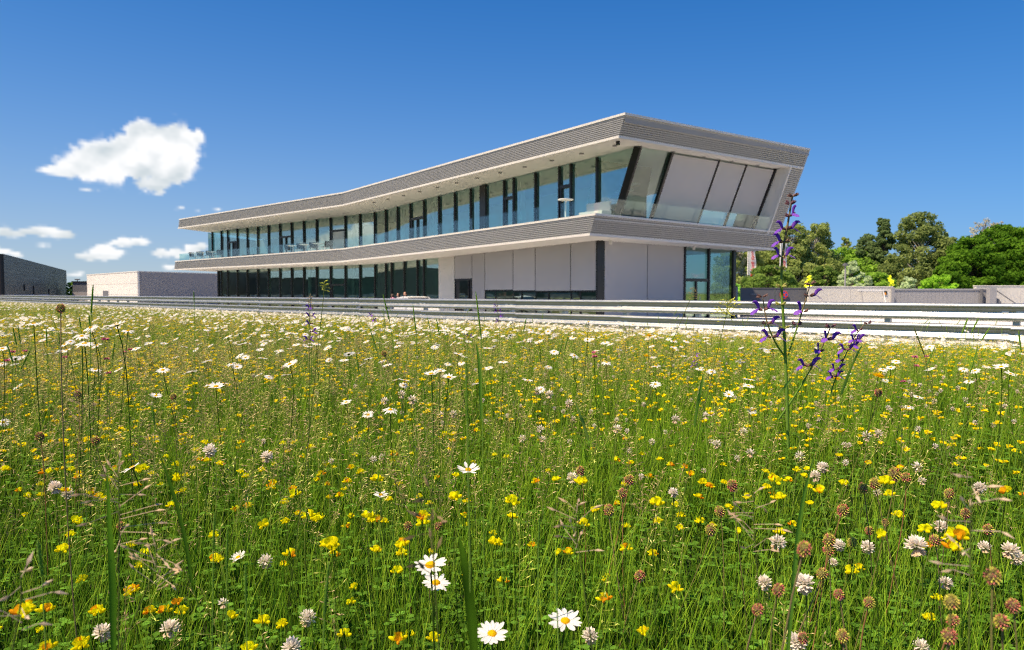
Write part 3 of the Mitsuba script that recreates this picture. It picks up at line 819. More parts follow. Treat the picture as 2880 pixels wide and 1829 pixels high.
sg = thing('traffic_sign', 'round no stopping sign, red cross on blue, hung on the dark gate', 'sign')
cs = at(2204.5, 829.5, YW + .5)
put('rim', disc(cs, .27, YW + .48), 'm_red', sg)
put('face', disc(cs, .215, YW + .47), 'm_blue', sg)
for s in (-1, 1):
    put('cross_bar', hexa([cs + [-.15 * 1 - .03, YW + .46 - cs[1], -.15 * s - .03 * s * -1], cs + [-.15 + .03, YW + .46 - cs[1], -.15 * s - .03 * s], cs + [.15 + .03, YW + .46 - cs[1], .15 * s - .03 * s], cs + [.15 - .03, YW + .46 - cs[1], .15 * s + .03 * s]], [0, .008, 0]), 'm_red', sg)
bw = wall_block('boundary_wall', 'pale concrete boundary wall left of the light grey sliding gate', 'wall', 2275, 2510, wz(2400, 808.5), 'm_plasterwall')
put('end_pier', box([wx(2505), YW - .12, 0], [wx(2513), YW + .5, wz(2400, 808)]), 'm_gate', bw)
g2 = thing('sliding_gate', 'long light grey sliding gate between two pale walls', 'gate')
zt2 = wz(2640, 814)
n = 24
gp = np.linspace(wx(2511, YW + .55), wx(2774, YW + .55), n + 1)
for i in range(n):
    put('slat', box([gp[i] + .004, YW + .55, .1], [gp[i + 1] - .004, YW + .6, zt2 - .06]), 'm_gate', g2)
put('frame', cat([box([gp[0], YW + .5, zt2 - .06], [gp[-1], YW + .62, zt2 + .04]), box([gp[0], YW + .5, 0], [gp[-1], YW + .62, .1])]), 'm_gate', g2)
gpost = put('post', box([wx(2777), YW - .25, 0], [wx(2796), YW + .1, wz(2786, 810)]), 'm_gate', g2)
put('guide_post', box([wx(2771), YW + .3, 0], [wx(2774.5), YW + .5, wz(2786, 813)]), 'm_gatedark', g2)
bw2 = wall_block('boundary_wall', 'pale concrete boundary wall right of the sliding gate, higher than it', 'wall', 2766, 3150, wz(2800, 805.5), 'm_plasterwall', YW + .7)
br = thing('wall_brace', 'thin slanted metal brace leaning from the gate post to the ground', 'brace')
put('strut', tube([[wx(2797), YW - .1, wz(2797, 816)], [wx(2850), YW - .6, wz(2850, 861)]], .035, 8), 'm_gatedark', br)
put('foot', box([wx(2846), YW - .8, 0], [wx(2856), YW - .4, .08]), 'm_gatedark', br)
cab = thing('control_cabinet', 'low dark grey cabinet beside the gate post', 'cabinet')
cx0, cx1 = wx(2799), wx(2822)
put('body', hexa([[cx0, YW - .1, 0], [cx1, YW - .1, 0], [cx1 - .3, YW - .1, wz(2810, 842)], [cx0, YW - .1, wz(2810, 838)]], [0, .5, 0]), 'm_gatedark', cab)
put('door', box([cx0 + .06, YW - .125, .1], [cx1 - .2, YW - .105, wz(2810, 848)]), 'm_gatedark', cab)
ws = thing('warning_sign', 'small square black sign with an orange triangle on the pale wall', 'sign')
c0, c1 = at(2482, 830, YW), at(2494, 819, YW)
put('board', box([c0[0], YW - .05, c0[2]], [c1[0], YW - .035, c1[2]]), 'm_black', ws)
mxx = (c0[0] + c1[0]) / 2
put('triangle', (np.array([[c0[0] + .05, YW - .055, c0[2] + .02], [c1[0] - .04, YW - .055, c0[2] + .02], [mxx, YW - .055, c1[2] - .06]]), np.array([[0, 1, 2]])), 'm_orange', ws)
fr = thing('metal_frame', 'white metal goal frame leaning against the pale wall', 'frame')
put('crossbar', box([wx(2404), YW - .5, wz(2440, 818.5)], [wx(2476), YW - .38, wz(2440, 815)]), 'm_frame', fr)
for q, (xa, xb) in enumerate(((2413, 2416), (2474, 2483))):
    put('leg', tube([[wx(xa), YW - .44, wz(2440, 818)], [wx(xb), YW - .8, 0]], .035, 8), 'm_frame' if q else 'm_gate', fr)
put('net_roll', box([wx(2406), YW - .36, wz(2440, 822)], [wx(2474), YW - .30, wz(2440, 819.5)]), 'm_frame', fr)

# ------------------------------------------------------------------ flags and lamp behind the wall
YF = 60.0


def flag(px_pole, py_top, py_bot, w, label):
    k = thing('banner_flag', label, 'flag', )
    p = at(px_pole, 826, YF)[:2]
    zb, zt_ = at(px_pole, py_bot, YF)[2], at(px_pole, py_top, YF)[2]
    put('pole', cyl([*p, 0], [*p, zt_ + .2], .055), 'm_frame', k)
    nu, nv = 9, 26
    u, v = np.meshgrid(np.linspace(0, 1, nu), np.linspace(0, 1, nv), indexing='ij')
    bulge = .12 * np.sin(v * 7 + u * 2.5) * u + .06 * np.sin(v * 17) * u
    wd = w * (1 - .10 * np.sin(v * 6) ** 2)
    P = np.stack([p[0] + .07 + u * wd, p[1] - .02 + bulge, zb + v * (zt_ - zb) + u * .10 * (np.cos(v * 5) - .6)], -1)
    i, j = np.meshgrid(np.arange(nu - 1), np.arange(nv - 1), indexing='ij')
    q = np.stack([i * nv + j, (i + 1) * nv + j, (i + 1) * nv + j + 1, i * nv + j + 1], -1).reshape(-1, 4)
    cl = put('cloth', (P.reshape(-1, 3), q), 'm_flag', k, smooth=True)

    def on(uu, vv):                                               # cloth point of flag coordinates, a little proud
        b = .12 * np.sin(vv * 7 + uu * 2.5) * uu + .06 * np.sin(vv * 17) * uu
        ww = w * (1 - .10 * np.sin(vv * 6) ** 2)
        return np.stack([p[0] + .07 + uu * ww, p[1] - .035 + b, zb + vv * (zt_ - zb) + uu * .10 * (np.cos(vv * 5) - .6)], -1)

    rh = np.array([[.22, .105], [.62, .095], [.74, .215], [.34, .235]])
    rv = np.vstack([on(rh[:, 0], rh[:, 1]), on(rh[:, 0], rh[:, 1]) + [0, .006, 0]])
    put('emblem', (rv, HEX), 'm_red', cl)
    m = trimesh.Trimesh(*(lambda mm: (np.array(mm.vertices), np.array(mm.faces)))(meshkit.text_mesh('Audi Sport', 1.0, .006, True)))
    m = m.subdivide_to_size(.7, max_iter=8)
    tv = np.array(m.vertices); L = tv[:, 0].max()
    vv = .27 + tv[:, 0] / L * .66
    uu = .70 - tv[:, 1] * .42
    pt = on(uu, vv); pt[:, 1] -= tv[:, 2]
    put('lettering', (pt, np.array(m.faces)), 'm_red', cl)
    return k


scene['m_flag'] = {'type': 'principledthin', 'base_color': tint((.80, .79, .80)), 'roughness': .8, 'diff_trans': .8, 'eta': 1.3}
flag(2102.5, 688, 791, .64, 'white upright banner flag with red diamond and lettering just right of the building')
flag(2193, 684, 788.5, .50, 'white upright banner flag half hidden behind the purple flower stem')
lp = thing('street_lamp', 'grey street lamp in front of the trees behind the pale wall', 'street lamp')
p = at(2376, 826, 50.0)[:2]; zl = at(2376, 748, 50.0)[2]
put('pole', cyl([*p, 0], [*p, zl], .055), 'm_gate', lp)
put('lamp_head', cyl([*p, zl], [*p, zl + .14], .19, 16), 'm_gatedark', lp)
put('cap', cyl([*p, zl + .141], [*p, zl + .2], .12, 16), 'm_gatedark', lp)

# ------------------------------------------------------------------ three rows of steel guard rail
gr = thing('guard_rail', 'galvanised steel guard rail of stacked corrugated beams along the meadow edge', 'guard rail')
prof = np.array([[.0, .155], [.03, .153], [.062, .140], [.078, .118], [.078, .088], [.062, .064], [.018, .026], [.0, .0], [.018, -.026], [.062, -.064], [.078, -.088], [.078, -.118], [.062, -.140], [.03, -.153], [.0, -.155]])
prof[7, 0] = .006
RZ = [1.33, .95, .57]
BL = 4.0
rn, rd = np.r_[RAIL_N, 0], np.r_[RAIL_D, 0]
rrng = np.random.default_rng(3)
bolt_mb = []
for row, zc in enumerate(RZ):
    for k in range(-3, 27):
        s0_, s1_ = k * BL - .16 + row * .0, (k + 1) * BL + .16
        jit = rrng.normal(0, .004, 2)
        lap = .006 if k % 2 else 0
        pts = []
        for s, jj in ((s0_, jit[0]), (s1_, jit[1])):
            o = np.r_[RAIL_P, 0] + rd * s
            pts.append(o + rn * (prof[:, :1] + lap + .04) + np.array([0, 0, 1]) * (zc + prof[:, 1:] + jj))
        v = np.vstack(pts + [p - rn * .004 for p in pts]); m = len(prof)
        i = np.arange(m - 1)
        f = np.vstack([np.c_[i, i + m, i + m + 1], np.c_[i, i + m + 1, i + 1], np.c_[i + 2 * m, i + 3 * m + 1, i + 3 * m], np.c_[i + 2 * m, i + 2 * m + 1, i + 3 * m + 1]])
        bm = put('beam', (v, f), 'm_zinc', gr, smooth=50)
        if -2 <= k < 9:                                           # splice bolts and slot plates near enough to show
            for so in (.05, .25):
                o = np.r_[RAIL_P, 0] + rd * (k * BL + so) + np.array([0, 0, zc]) + rn * .05
                put('bolt', hexa([o - rd * .05 - [0, 0, .016], o + rd * .05 - [0, 0, .016], o + rd * .05 + [0, 0, .016], o - rd * .05 + [0, 0, .016]], rn * .012), 'm_frame', bm)
for k in range(-6, 54):
    o = np.r_[RAIL_P, 0] + rd * (k * 2.0 + .1) - rn * .1
    put('post', hexa([o - rd * .05, o + rd * .05, o + rd * .05 + rn * .12, o - rd * .05 + rn * .12], [0, 0, 1.42]), 'm_zinc', gr)


# ------------------------------------------------------------------ car and people beyond the barrier
def hull(pts):
    m = m3.Manifold.hull_points(np.asarray(pts, np.float64)).to_mesh()
    return np.array(m.vert_properties[:, :3], float), np.array(m.tri_verts)


car = thing('silver_car', 'pale silver car, only its roof showing above the guard rail', 'car')
cc = at(1169, 826, 40.0)
ca = math.radians(-62)                                            # heading
cf, cside = np.array([math.cos(ca), math.sin(ca), 0]), np.array([-math.sin(ca), math.cos(ca), 0])
CP = lambda x, y, z: np.array([cc[0], cc[1], 0]) + cf * x + cside * y + np.array([0, 0, z])
sec = []
for x, hw, z0, z1 in ((-2.1, .72, .35, .95), (-1.95, .84, .25, 1.0), (-1.2, .89, .22, 1.02), (.6, .89, .22, .98), (1.5, .87, .22, .86), (2.0, .78, .28, .72), (2.15, .62, .38, .62)):
    sec.append([CP(x, y, z) for y, z in ((-hw, z0 + .1), (-hw, z1 - .25), (-hw + .08, z1), (hw - .08, z1), (hw, z1 - .25), (hw, z0 + .1), (hw - .08, z0), (-hw + .08, z0))])
sec = np.array(sec); ns, mm = sec.shape[:2]
fi = [[i * mm + j, i * mm + (j + 1) % mm, (i + 1) * mm + (j + 1) % mm, (i + 1) * mm + j] for i in range(ns - 1) for j in range(mm)]
f = np.array(fi); f = np.vstack([f[:, [0, 1, 2]], f[:, [0, 2, 3]], [[0, j + 1, j] for j in range(1, mm - 1)], [[(ns - 1) * mm, (ns - 1) * mm + j, (ns - 1) * mm + j + 1] for j in range(1, mm - 1)]])
put('body', (sec.reshape(-1, 3), f), 'm_carpaint', car, smooth=35)
roofp = [CP(x, y * s, z) for x, y, z in ((-1.45, .60, 1.38), (-.9, .62, 1.46), (-.2, .62, 1.49), (.35, .60, 1.44)) for s in (-1, 1)] + [CP(x, y * s, z - .05) for x, y, z in ((-1.5, .64, 1.38), (.42, .64, 1.44)) for s in (-1, 1)]
put('roof', hull(roofp), 'm_carpaint', car, smooth=40)
put('cabin_glass', hull([CP(x, y * s, z) for x, y, z in ((-2.0, .74, .98), (1.15, .76, .94), (-1.5, .61, 1.37), (.40, .61, 1.42)) for s in (-1, 1)]), 'm_carglass', car)
for s in (-1, 1):
    put('pillar', cat([bar(CP(1.18, .775 * s, .95), CP(.38, .625 * s, 1.44), .07, .03, cside * s), bar(CP(-.35, .79 * s, .96), CP(-.4, .63 * s, 1.45), .08, .025, cside * s), bar(CP(-1.75, .77 * s, .98), CP(-1.4, .62 * s, 1.39), .12, .03, cside * s)]), 'm_carpaint', car)
    put('headlight', hexa([CP(2.02, .74 * s, .58), CP(2.14, .45 * s, .58), CP(2.1, .45 * s, .70), CP(1.96, .76 * s, .70)], cf * .02), 'm_frame', car)
    put('mirror', hexa([CP(.72, .86 * s, .95), CP(.72, 1.04 * s, .95), CP(.72, 1.04 * s, 1.07), CP(.72, .86 * s, 1.07)], cf * .1), 'm_carpaint', car)
    for x in (-1.3, 1.32):
        wkey = put('wheel', cyl(CP(x, .70 * s, .32), CP(x, .905 * s, .32), .32, 24), 'm_rubber', car, smooth=40)
        put('rim', cyl(CP(x, .906 * s, .32), CP(x, .915 * s, .32), .21, 18), 'm_frame', wkey)


def limb_mesh(J, bones, edge=.05):
    """one smooth skin over a skeleton: hull of the two joint spheres for every bone, joined"""
    parts = []
    for a, b in bones:
        (pa, ra), (pb, rb) = J[a], J[b]
        parts.append(m3.Manifold.batch_hull([m3.Manifold.sphere(ra, 12).translate(tuple(map(float, pa))), m3.Manifold.sphere(rb, 12).translate(tuple(map(float, pb)))]))
    m = m3.Manifold.batch_boolean(parts, m3.OpType.Add).refine_to_length(edge).to_mesh()
    t = trimesh.Trimesh(np.array(m.vert_properties[:, :3], float), np.array(m.tri_verts))
    trimesh.smoothing.filter_taubin(t, iterations=8)
    return t


def person(px, Y, height, face, lean, shirt, label, arm=0):
    k = thing('person', label, 'person')
    base = at(px, 826, Y); S = height / 1.75
    cf_, sf_ = math.cos(face), math.sin(face)
    R = np.array([[cf_, -sf_, 0], [sf_, cf_, 0], [0, 0, 1]])

    def P(x, y, z):                                               # x to the person's right, y ahead
        y2 = y + max(z - .95, 0) * lean
        return np.array([base[0], base[1], 0]) + R @ np.array([x, y2, z - max(z - .95, 0) * lean ** 2 * .4]) * S
    J = {'pelvis': (P(0, 0, .95), .135 * S), 'waist': (P(0, 0, 1.10), .125 * S), 'chest': (P(0, .01, 1.30), .14 * S), 'neckb': (P(0, 0, 1.46), .065 * S), 'neck': (P(0, .02, 1.52), .055 * S),
         'head0': (P(0, .045, 1.60), .075 * S), 'head1': (P(0, .03, 1.665), .088 * S), 'nose': (P(0, .125, 1.60), .014 * S), 'chin': (P(0, .085, 1.545), .035 * S)}
    bones = [('pelvis', 'waist'), ('waist', 'chest'), ('chest', 'neckb'), ('neckb', 'neck'), ('neck', 'head0'), ('head0', 'head1'), ('head0', 'chin'), ('head0', 'nose')]
    for s, n in ((-1, 'l'), (1, 'r')):
        up = arm if s > 0 else 0
        J |= {n + 'sh': (P(.17 * s, 0, 1.40), .065 * S), n + 'el': (P(.23 * s, .02 + .12 * up, 1.12 + .06 * up), .045 * S), n + 'wr': (P(.22 * s, .12 + .16 * up, .90 + .36 * up), .032 * S), n + 'palm': (P(.22 * s, .14 + .17 * up, .83 + .43 * up), .036 * S),
              n + 'hip': (P(.09 * s, 0, .90), .10 * S), n + 'kn': (P(.10 * s, .03, .50), .062 * S), n + 'an': (P(.11 * s, 0, .09), .045 * S), n + 'toe': (P(.12 * s, .17, .04), .035 * S), n + 'ear': (P(.088 * s, .02, 1.61), .016 * S)}
        bones += [('chest', n + 'sh'), (n + 'sh', n + 'el'), (n + 'el', n + 'wr'), (n + 'wr', n + 'palm'), ('pelvis', n + 'hip'), (n + 'hip', n + 'kn'), (n + 'kn', n + 'an'), (n + 'an', n + 'toe'), ('head0', n + 'ear')]
        for q in range(5):
            fx = (q - 2) * .018
            if q < 4:
                J[n + f'f{q}'] = (P((.22 + fx * .2) * s, .14 + fx + .17 * up, (.74 - .01 * abs(q - 1.5)) + .5 * up), .009 * S)
            else:
                J[n + f'f{q}'] = (P(.20 * s, .20 + .17 * up, .79 + .46 * up), .010 * S)
            bones.append((n + 'palm', n + f'f{q}'))
    put('body', limb_mesh(J, bones, .03), 'm_skin', k, smooth=True)
    Js = {a: (p, r + .014 * S) for a, (p, r) in J.items()}
    put('shirt', limb_mesh(Js, [('pelvis', 'waist'), ('waist', 'chest'), ('chest', 'neckb')] + [b for n in 'lr' for b in (('chest', n + 'sh'), (n + 'sh', n + 'el'))]), shirt, k, smooth=True)
    put('trousers', limb_mesh(Js, [b for n in 'lr' for b in (('pelvis', n + 'hip'), (n + 'hip', n + 'kn'), (n + 'kn', n + 'an'))]), 'm_navy', k, smooth=True)
    hj = {'a': (P(0, .012, 1.66), .094 * S), 'b': (P(0, -.02, 1.64), .088 * S), 'c': (P(0, -.03, 1.57), .07 * S)}
    put('hair', limb_mesh(hj, [('a', 'b'), ('b', 'c')], .03), 'm_hair', k, smooth=True)


person(1108, 41.0, 1.66, math.radians(35), .28, 'm_pink', 'person in a pink shirt bending forward behind the barrier, left of two others')
person(1123, 42.0, 1.68, math.radians(100), .05, 'm_greyshirt', 'dark haired person in a grey top standing between two others behind the barrier')
person(1141, 41.5, 1.74, math.radians(150), .05, 'm_navy', 'person in a dark top nearest the silver car, one arm bent', arm=1)


# ------------------------------------------------------------------ trees
def leaf_cloud(centres, radii, n, size, cols, trng, droop=0.0, flat=.6):
    """n small leaf faces spread through leaf clumps; every clump has its own tone"""
    k = len(centres)
    wts = radii ** 2; wts = wts / wts.sum()
    which = trng.choice(k, n, p=wts)
    d = trng.normal(size=(n, 3)); d /= np.linalg.norm(d, axis=1, keepdims=True)
    rr = radii[which] * trng.uniform(.25, 1.0, n) ** .45
    c = centres[which] + d * rr[:, None] * [1, 1, flat]
    c[:, 2] -= droop * trng.uniform(0, 1, n) ** 2 * radii[which]
    nn = d * .8 + trng.normal(size=(n, 3)) * .7 + [0, 0, .35]; nn /= np.linalg.norm(nn, axis=1, keepdims=True)
    a = np.cross(nn, trng.normal(size=(n, 3))); a /= np.linalg.norm(a, axis=1, keepdims=True)
    b = np.cross(nn, a)
    s = size * trng.uniform(.6, 1.3, n)[:, None]
    v = np.stack([c - a * s, c - b * s * .55, c + a * s, c + b * s * .55], 1).reshape(-1, 3)
    i = np.arange(n)[:, None] * 4
    f = np.vstack([i + [0, 1, 2], i + [0, 2, 3]])
    tone = trng.uniform(0, 1, k)
    t = np.clip(tone[which] * .75 + trng.uniform(0, .35, n), 0, 1)[:, None]
    col = np.asarray(cols[0]) * (1 - t) + np.asarray(cols[1]) * t
    return v, f, np.repeat(col, 4, 0)


def tree(name, label, px, py_top, Y, half_w, shape, cols, seed, n=9000, size=.11, clumps=70, base=.12, droop=0.0, bark='m_bark', group=None, cat_='tree', clump_r=.2):
    trng = np.random.default_rng(seed)
    k = thing(name, label, cat_, group)
    top = at(px, py_top, Y); H = top[2]
    bx_, by_ = top[0], top[1]
    tr = [np.array([bx_, by_, 0])]
    for i in range(1, 8):
        tr.append(np.array([bx_ + trng.normal() * .012 * H * i / 3, by_ + trng.normal() * .012 * H * i / 3, H * .94 * i / 7]))
    tr = np.array(tr)
    R = half_w * Y / F_PX
    r0 = max(.03, .014 * H)
    put('trunk', tube(tr, r0 * (1 - np.linspace(0, .88, 8)), 8), bark, k, smooth=True)
    cen, rad, limbs = [], [], []
    clumps = int(clumps * 1.7)
    for i in range(clumps):
        h = base + (1 - base) * (i + trng.uniform()) / clumps
        w = shape((h - base) / (1 - base))
        ang = trng.uniform(0, 2 * np.pi); q = trng.uniform(.25, 1.0) ** .6
        axis = np.array([np.interp(h * H, tr[:, 2], tr[:, 0]), np.interp(h * H, tr[:, 2], tr[:, 1])])
        c = np.r_[axis + R * w * q * np.array([math.cos(ang), math.sin(ang)]), h * H]
        cen.append(c); rad.append(1.15 * clump_r * R * trng.uniform(.6, 1.25) * (.45 + .55 * w))
        hb = max(.05, h - .10 - .12 * q) * H
        a0_ = np.array([np.interp(hb, tr[:, 2], tr[:, 0]), np.interp(hb, tr[:, 2], tr[:, 1]), hb])
        limbs.append(tube([a0_, (a0_ + c) / 2 + [0, 0, .04 * H], c], np.array([.32, .2, .06]) * r0, 4))
    put('limbs', cat(limbs), bark, k)
    v, f, c = leaf_cloud(np.array(cen), np.array(rad), int(n * 1.7), size * 1.2, np.asarray(cols) * 4.0, trng, droop)
    lift = np.maximum(v[:, 2], .05); v[:, 2] = lift
    put('crown', (v, f), 'm_leaf', k, color=c)
    return k


birch = lambda h: max(.12, (1 - abs(h - .36) / .70) ** .55) if h < 1 else .1
conif = lambda h: .14 + .86 * (1 - h) ** .9
roundc = lambda h: max(.12, math.sqrt(max(0, 1 - (1.5 * h - .62) ** 2 / .9)))
bush = lambda h: max(.2, math.sqrt(max(0, 1 - (h * .97) ** 2)))
G1, G2, G3 = ((.050, .072, .020), (.115, .135, .045)), ((.045, .085, .012), (.10, .16, .022)), ((.028, .046, .018), (.06, .085, .032))
G4, G5, G6 = ((.016, .042, .004), (.045, .090, .008)), ((.10, .13, .075), (.19, .22, .14)), ((.20, .22, .02), (.32, .32, .04))
BG = 'birches standing behind the boundary wall'
tree('birch_tree', 'slim birch with a pale trunk close to the right end of the building', 2082, 650, 66, 84, birch, G1, 1, 9000, .12, 70, .10, .5, 'm_birch')
tree('birch_tree', 'birch directly behind the first banner flag', 2150, 664, 68, 88, birch, G1, 2, 9000, .12, 70, .06, .5, 'm_birch')
tree('birch_tree', 'tall birch right of the purple flower stem', 2228, 636, 66, 92, birch, G1, 3, 11000, .12, 80, .08, .5, 'm_birch')
tree('birch_tree', 'broad birch with drooping twigs, right edge of the left tree group', 2300, 630, 67, 76, birch, G1, 4, 11000, .12, 80, .06, .6, 'm_birch')
tree('spruce_tree', 'thin pointed treetop above the low green bushes', 2386, 668, 84, 44, conif, G1, 5, 5000, .12, 46, .12)
tree('bush_tree', 'mid green bushy tree in the dip between the birches', 2370, 703, 76, 100, bush, G2, 6, 12000, .13, 90, .03)
tree('bush_tree', 'mid green bushy tree left of the pine', 2445, 702, 74, 92, bush, G2, 7, 12000, .13, 90, .03)
tree('pine_tree', 'dark narrow pine with a pointed top', 2486, 615, 72, 34, lambda h: .3 + .7 * (1 - h) ** .7 * (.7 + .3 * math.sin(h * 21)), G3, 8, 7500, .12, 50, .30, clump_r=.34)
tree('pine_tree', 'shorter dark pine leaning left of the pointed pine', 2448, 661, 73, 36, lambda h: .35 + .65 * (1 - h) ** .7, G3, 9, 5500, .12, 40, .35, clump_r=.34)
tree('birch_tree', 'tall full birch in the middle of the right tree row', 2592, 604, 68, 100, birch, ((.036, .054, .017), (.09, .11, .036)), 10, 15000, .12, 100, .05, .4, 'm_birch')
tree('birch_tree', 'lower birch crown between the tall birch and the big green tree', 2655, 668, 71, 66, birch, G1, 11, 7000, .12, 60, .05, .4, 'm_birch')
tree('spruce_tree', 'small dark conifer tip left of the big green tree', 2672, 657, 82, 22, conif, G3, 12, 3500, .12, 36, .25, clump_r=.3)
tree('bare_tree', 'thin sparse treetop showing above the big green tree', 2766, 618, 80, 46, birch, ((.10, .095, .07), (.17, .16, .11)), 13, 1600, .09, 46, .45, clump_r=.26)
tree('bare_tree', 'second sparse treetop above the big green tree, further right', 2814, 622, 82, 40, birch, ((.10, .095, .07), (.17, .16, .11)), 14, 1500, .09, 40, .45, clump_r=.26)
tree('broad_tree', 'big dense bright green tree at the right edge, leftmost of its crowns', 2738, 672, 60, 96, bush, G4, 15, 17000, .115, 95, .02, clump_r=.24)
tree('broad_tree', 'big dense bright green tree rising highest at the right edge', 2816, 640, 62, 92, bush, G4, 16, 17000, .115, 95, .02, clump_r=.24)
tree('broad_tree', 'dense green tree cut by the right picture edge', 2902, 644, 61, 92, bush, G4, 17, 17000, .115, 95, .02, clump_r=.24)
tree('broad_tree', 'low dense green tree in front of the sparse birch crowns', 2668, 740, 58, 52, bush, G4, 18, 8000, .11, 60, .02, clump_r=.26)
tree('broad_tree', 'dense green tree beyond the right picture edge', 3010, 640, 63, 92, bush, G4, 19, 11000, .13, 70, .02, clump_r=.26)
tree('silver_shrub', 'silvery grey green shrub beside the street lamp', 2398, 738, 54, 40, bush, G5, 20, 5000, .10, 50, .02, cat_='shrub')
tree('silver_shrub', 'small silvery shrub right of the street lamp', 2444, 777, 52, 24, bush, G5, 21, 3000, .09, 34, .02, cat_='shrub')
tree('silver_shrub', 'silvery shrub behind the pale wall below the tall birch', 2552, 782, 52, 40, bush, G5, 22, 4000, .09, 40, .02, cat_='shrub')
tree('young_sapling', 'small yellow green sapling behind the wall near the warning sign', 2507, 775, 50, 11, conif, G6, 23, 1600, .07, 30, .04, clump_r=.4)
tree('young_sapling', 'yellow green sapling right of the purple flower stem, behind the wall', 2272, 777, 50, 15, conif, G6, 24, 2000, .07, 34, .04, clump_r=.4)
tree('green_shrub', 'light green shrub in the gap between building corner and dark gate', 2072, 800, 50, 14, bush, ((.10, .17, .04), (.17, .25, .07)), 25, 2500, .08, 30, .02, cat_='shrub')
tree('green_shrub', 'bright green shrub at the foot of the big green tree', 2640, 775, 53, 60, bush, ((.06, .12, .01), (.12, .2, .02)), 26, 6000, .09, 50, .02, cat_='shrub')
tree('green_shrub', 'low green shrub behind the wall below the pines', 2470, 768, 56, 60, bush, G2, 27, 7000, .10, 60, .02, cat_='shrub')
tree('green_shrub', 'low dark green shrub behind the banner flags', 2160, 752, 57, 90, bush, ((.03, .055, .012), (.075, .11, .025)), 28, 9000, .11, 70, .02, cat_='shrub')
tree('green_shrub', 'dark green shrub below the broad birch', 2318, 752, 58, 56, bush, ((.03, .055, .012), (.075, .11, .025)), 29, 7000, .11, 60, .02, cat_='shrub')
tree('leafy_tree', 'small green tree in the gap beside the black hall', 199, 794, 160, 12, roundc, G2, 30, 2500, .2, 40, .1)
# a wood closes the view behind the tree row
_wr = np.random.default_rng(77)
_c, _r = [], []
for px in np.arange(2050, 3150, 16):
    for q in range(4):
        p = at(px + _wr.normal() * 8, 826, 92 + _wr.uniform(-3, 8)); h = _wr.uniform(.3, 1) * (at(px, 712 + 10 * math.sin(px * .02), 92)[2])
        _c.append([p[0], p[1], h]); _r.append(_wr.uniform(.7, 1.3))
v, f, c = leaf_cloud(np.array(_c), np.array(_r), 34000, .2, ((.09, .14, .034), (.22, .31, .08)), _wr)
tag(put('distant_wood', (v, f), 'm_leaf', color=c), 'mixed green wood closing the view behind the tree row', 'wood', kind='stuff')
# ------------------------------------------------------------------ the flower meadow
R_ = np.random.default_rng(4242)


def sample(n, y0, y1, power=0.0, margin=.75):
    """n plan points on the bank between depths y0 and y1 in a wedge a little wider than the view"""
    out = []
    while sum(map(len, out)) < n:
        y = y0 + (y1 - y0) * R_.uniform(0, 1, n * 3)
        half = .78 * y + margin
        keep = R_.uniform(0, 1, len(y)) < half / (.78 * y1 + margin)
        x = R_.uniform(-1, 1, len(y)) * half
        keep &= before_rail(x, y) > .12
        if power:
            keep &= R_.uniform(0, 1, len(y)) < (y0 / y) ** power
        out.append(np.c_[x, y][keep])
    return np.vstack(out)[:n]


def area(y0, y1, margin=.75):
    y = np.linspace(y0, y1, 200)
    x = np.linspace(-1, 1, 101)[None] * (.78 * y + margin)[:, None]
    ok = before_rail(x, np.repeat(y[:, None], 101, 1)) > .12
    return float((ok.mean(1) * 2 * (.78 * y + margin)).mean() * (y1 - y0))


def patch(p, s, seed):
    """patchiness of the meadow at plan points, 0 to 1"""
    return meshkit.fbm(np.c_[p * s, np.full(len(p), seed * 7.3)], 3, seed)


def blades(p, h, w, lean, cols, segs=3, curve=.5):
    """grass blades as tapering ribbons: base points p, heights h, widths w, lean (n x 2), root and tip colours"""
    n = len(p); z0 = zg(p[:, 0], p[:, 1])
    ang = R_.uniform(0, np.pi, n); side = np.c_[np.cos(ang), np.sin(ang), np.zeros(n)]
    ts = np.linspace(0, 1, segs + 1)
    vs, cs = [], []
    for i, t in enumerate(ts):
        c = np.c_[p + lean * (h * t ** (1 + curve))[:, None] * 1.0, z0 + h * t * (1 - .12 * t * np.linalg.norm(lean, axis=1))]
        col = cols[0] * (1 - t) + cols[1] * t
        if i < segs:
            ww = (w * (1 - .75 * t))[:, None] / 2
            vs += [c - side * ww, c + side * ww]; cs += [col, col]
        else:
            vs.append(c); cs.append(col)
    m = len(vs)
    v = np.stack(vs, 1).reshape(-1, 3); c = np.stack(cs, 1).reshape(-1, 3)
    f = []
    for i in range(segs - 1):
        f += [[2 * i, 2 * i + 1, 2 * i + 3], [2 * i, 2 * i + 3, 2 * i + 2]]
    f.append([2 * segs - 2, 2 * segs - 1, 2 * segs])
    f = (np.arange(n)[:, None, None] * m + np.array(f)[None]).reshape(-1, 3)
    return v, f, c


def tone(n, a, b):
    t = R_.uniform(0, 1, (n, 1))
    return np.asarray(a) * (1 - t) + np.asarray(b) * t


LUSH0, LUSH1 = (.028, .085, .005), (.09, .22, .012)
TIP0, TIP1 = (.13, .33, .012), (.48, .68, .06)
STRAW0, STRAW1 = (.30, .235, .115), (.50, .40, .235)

grass = []
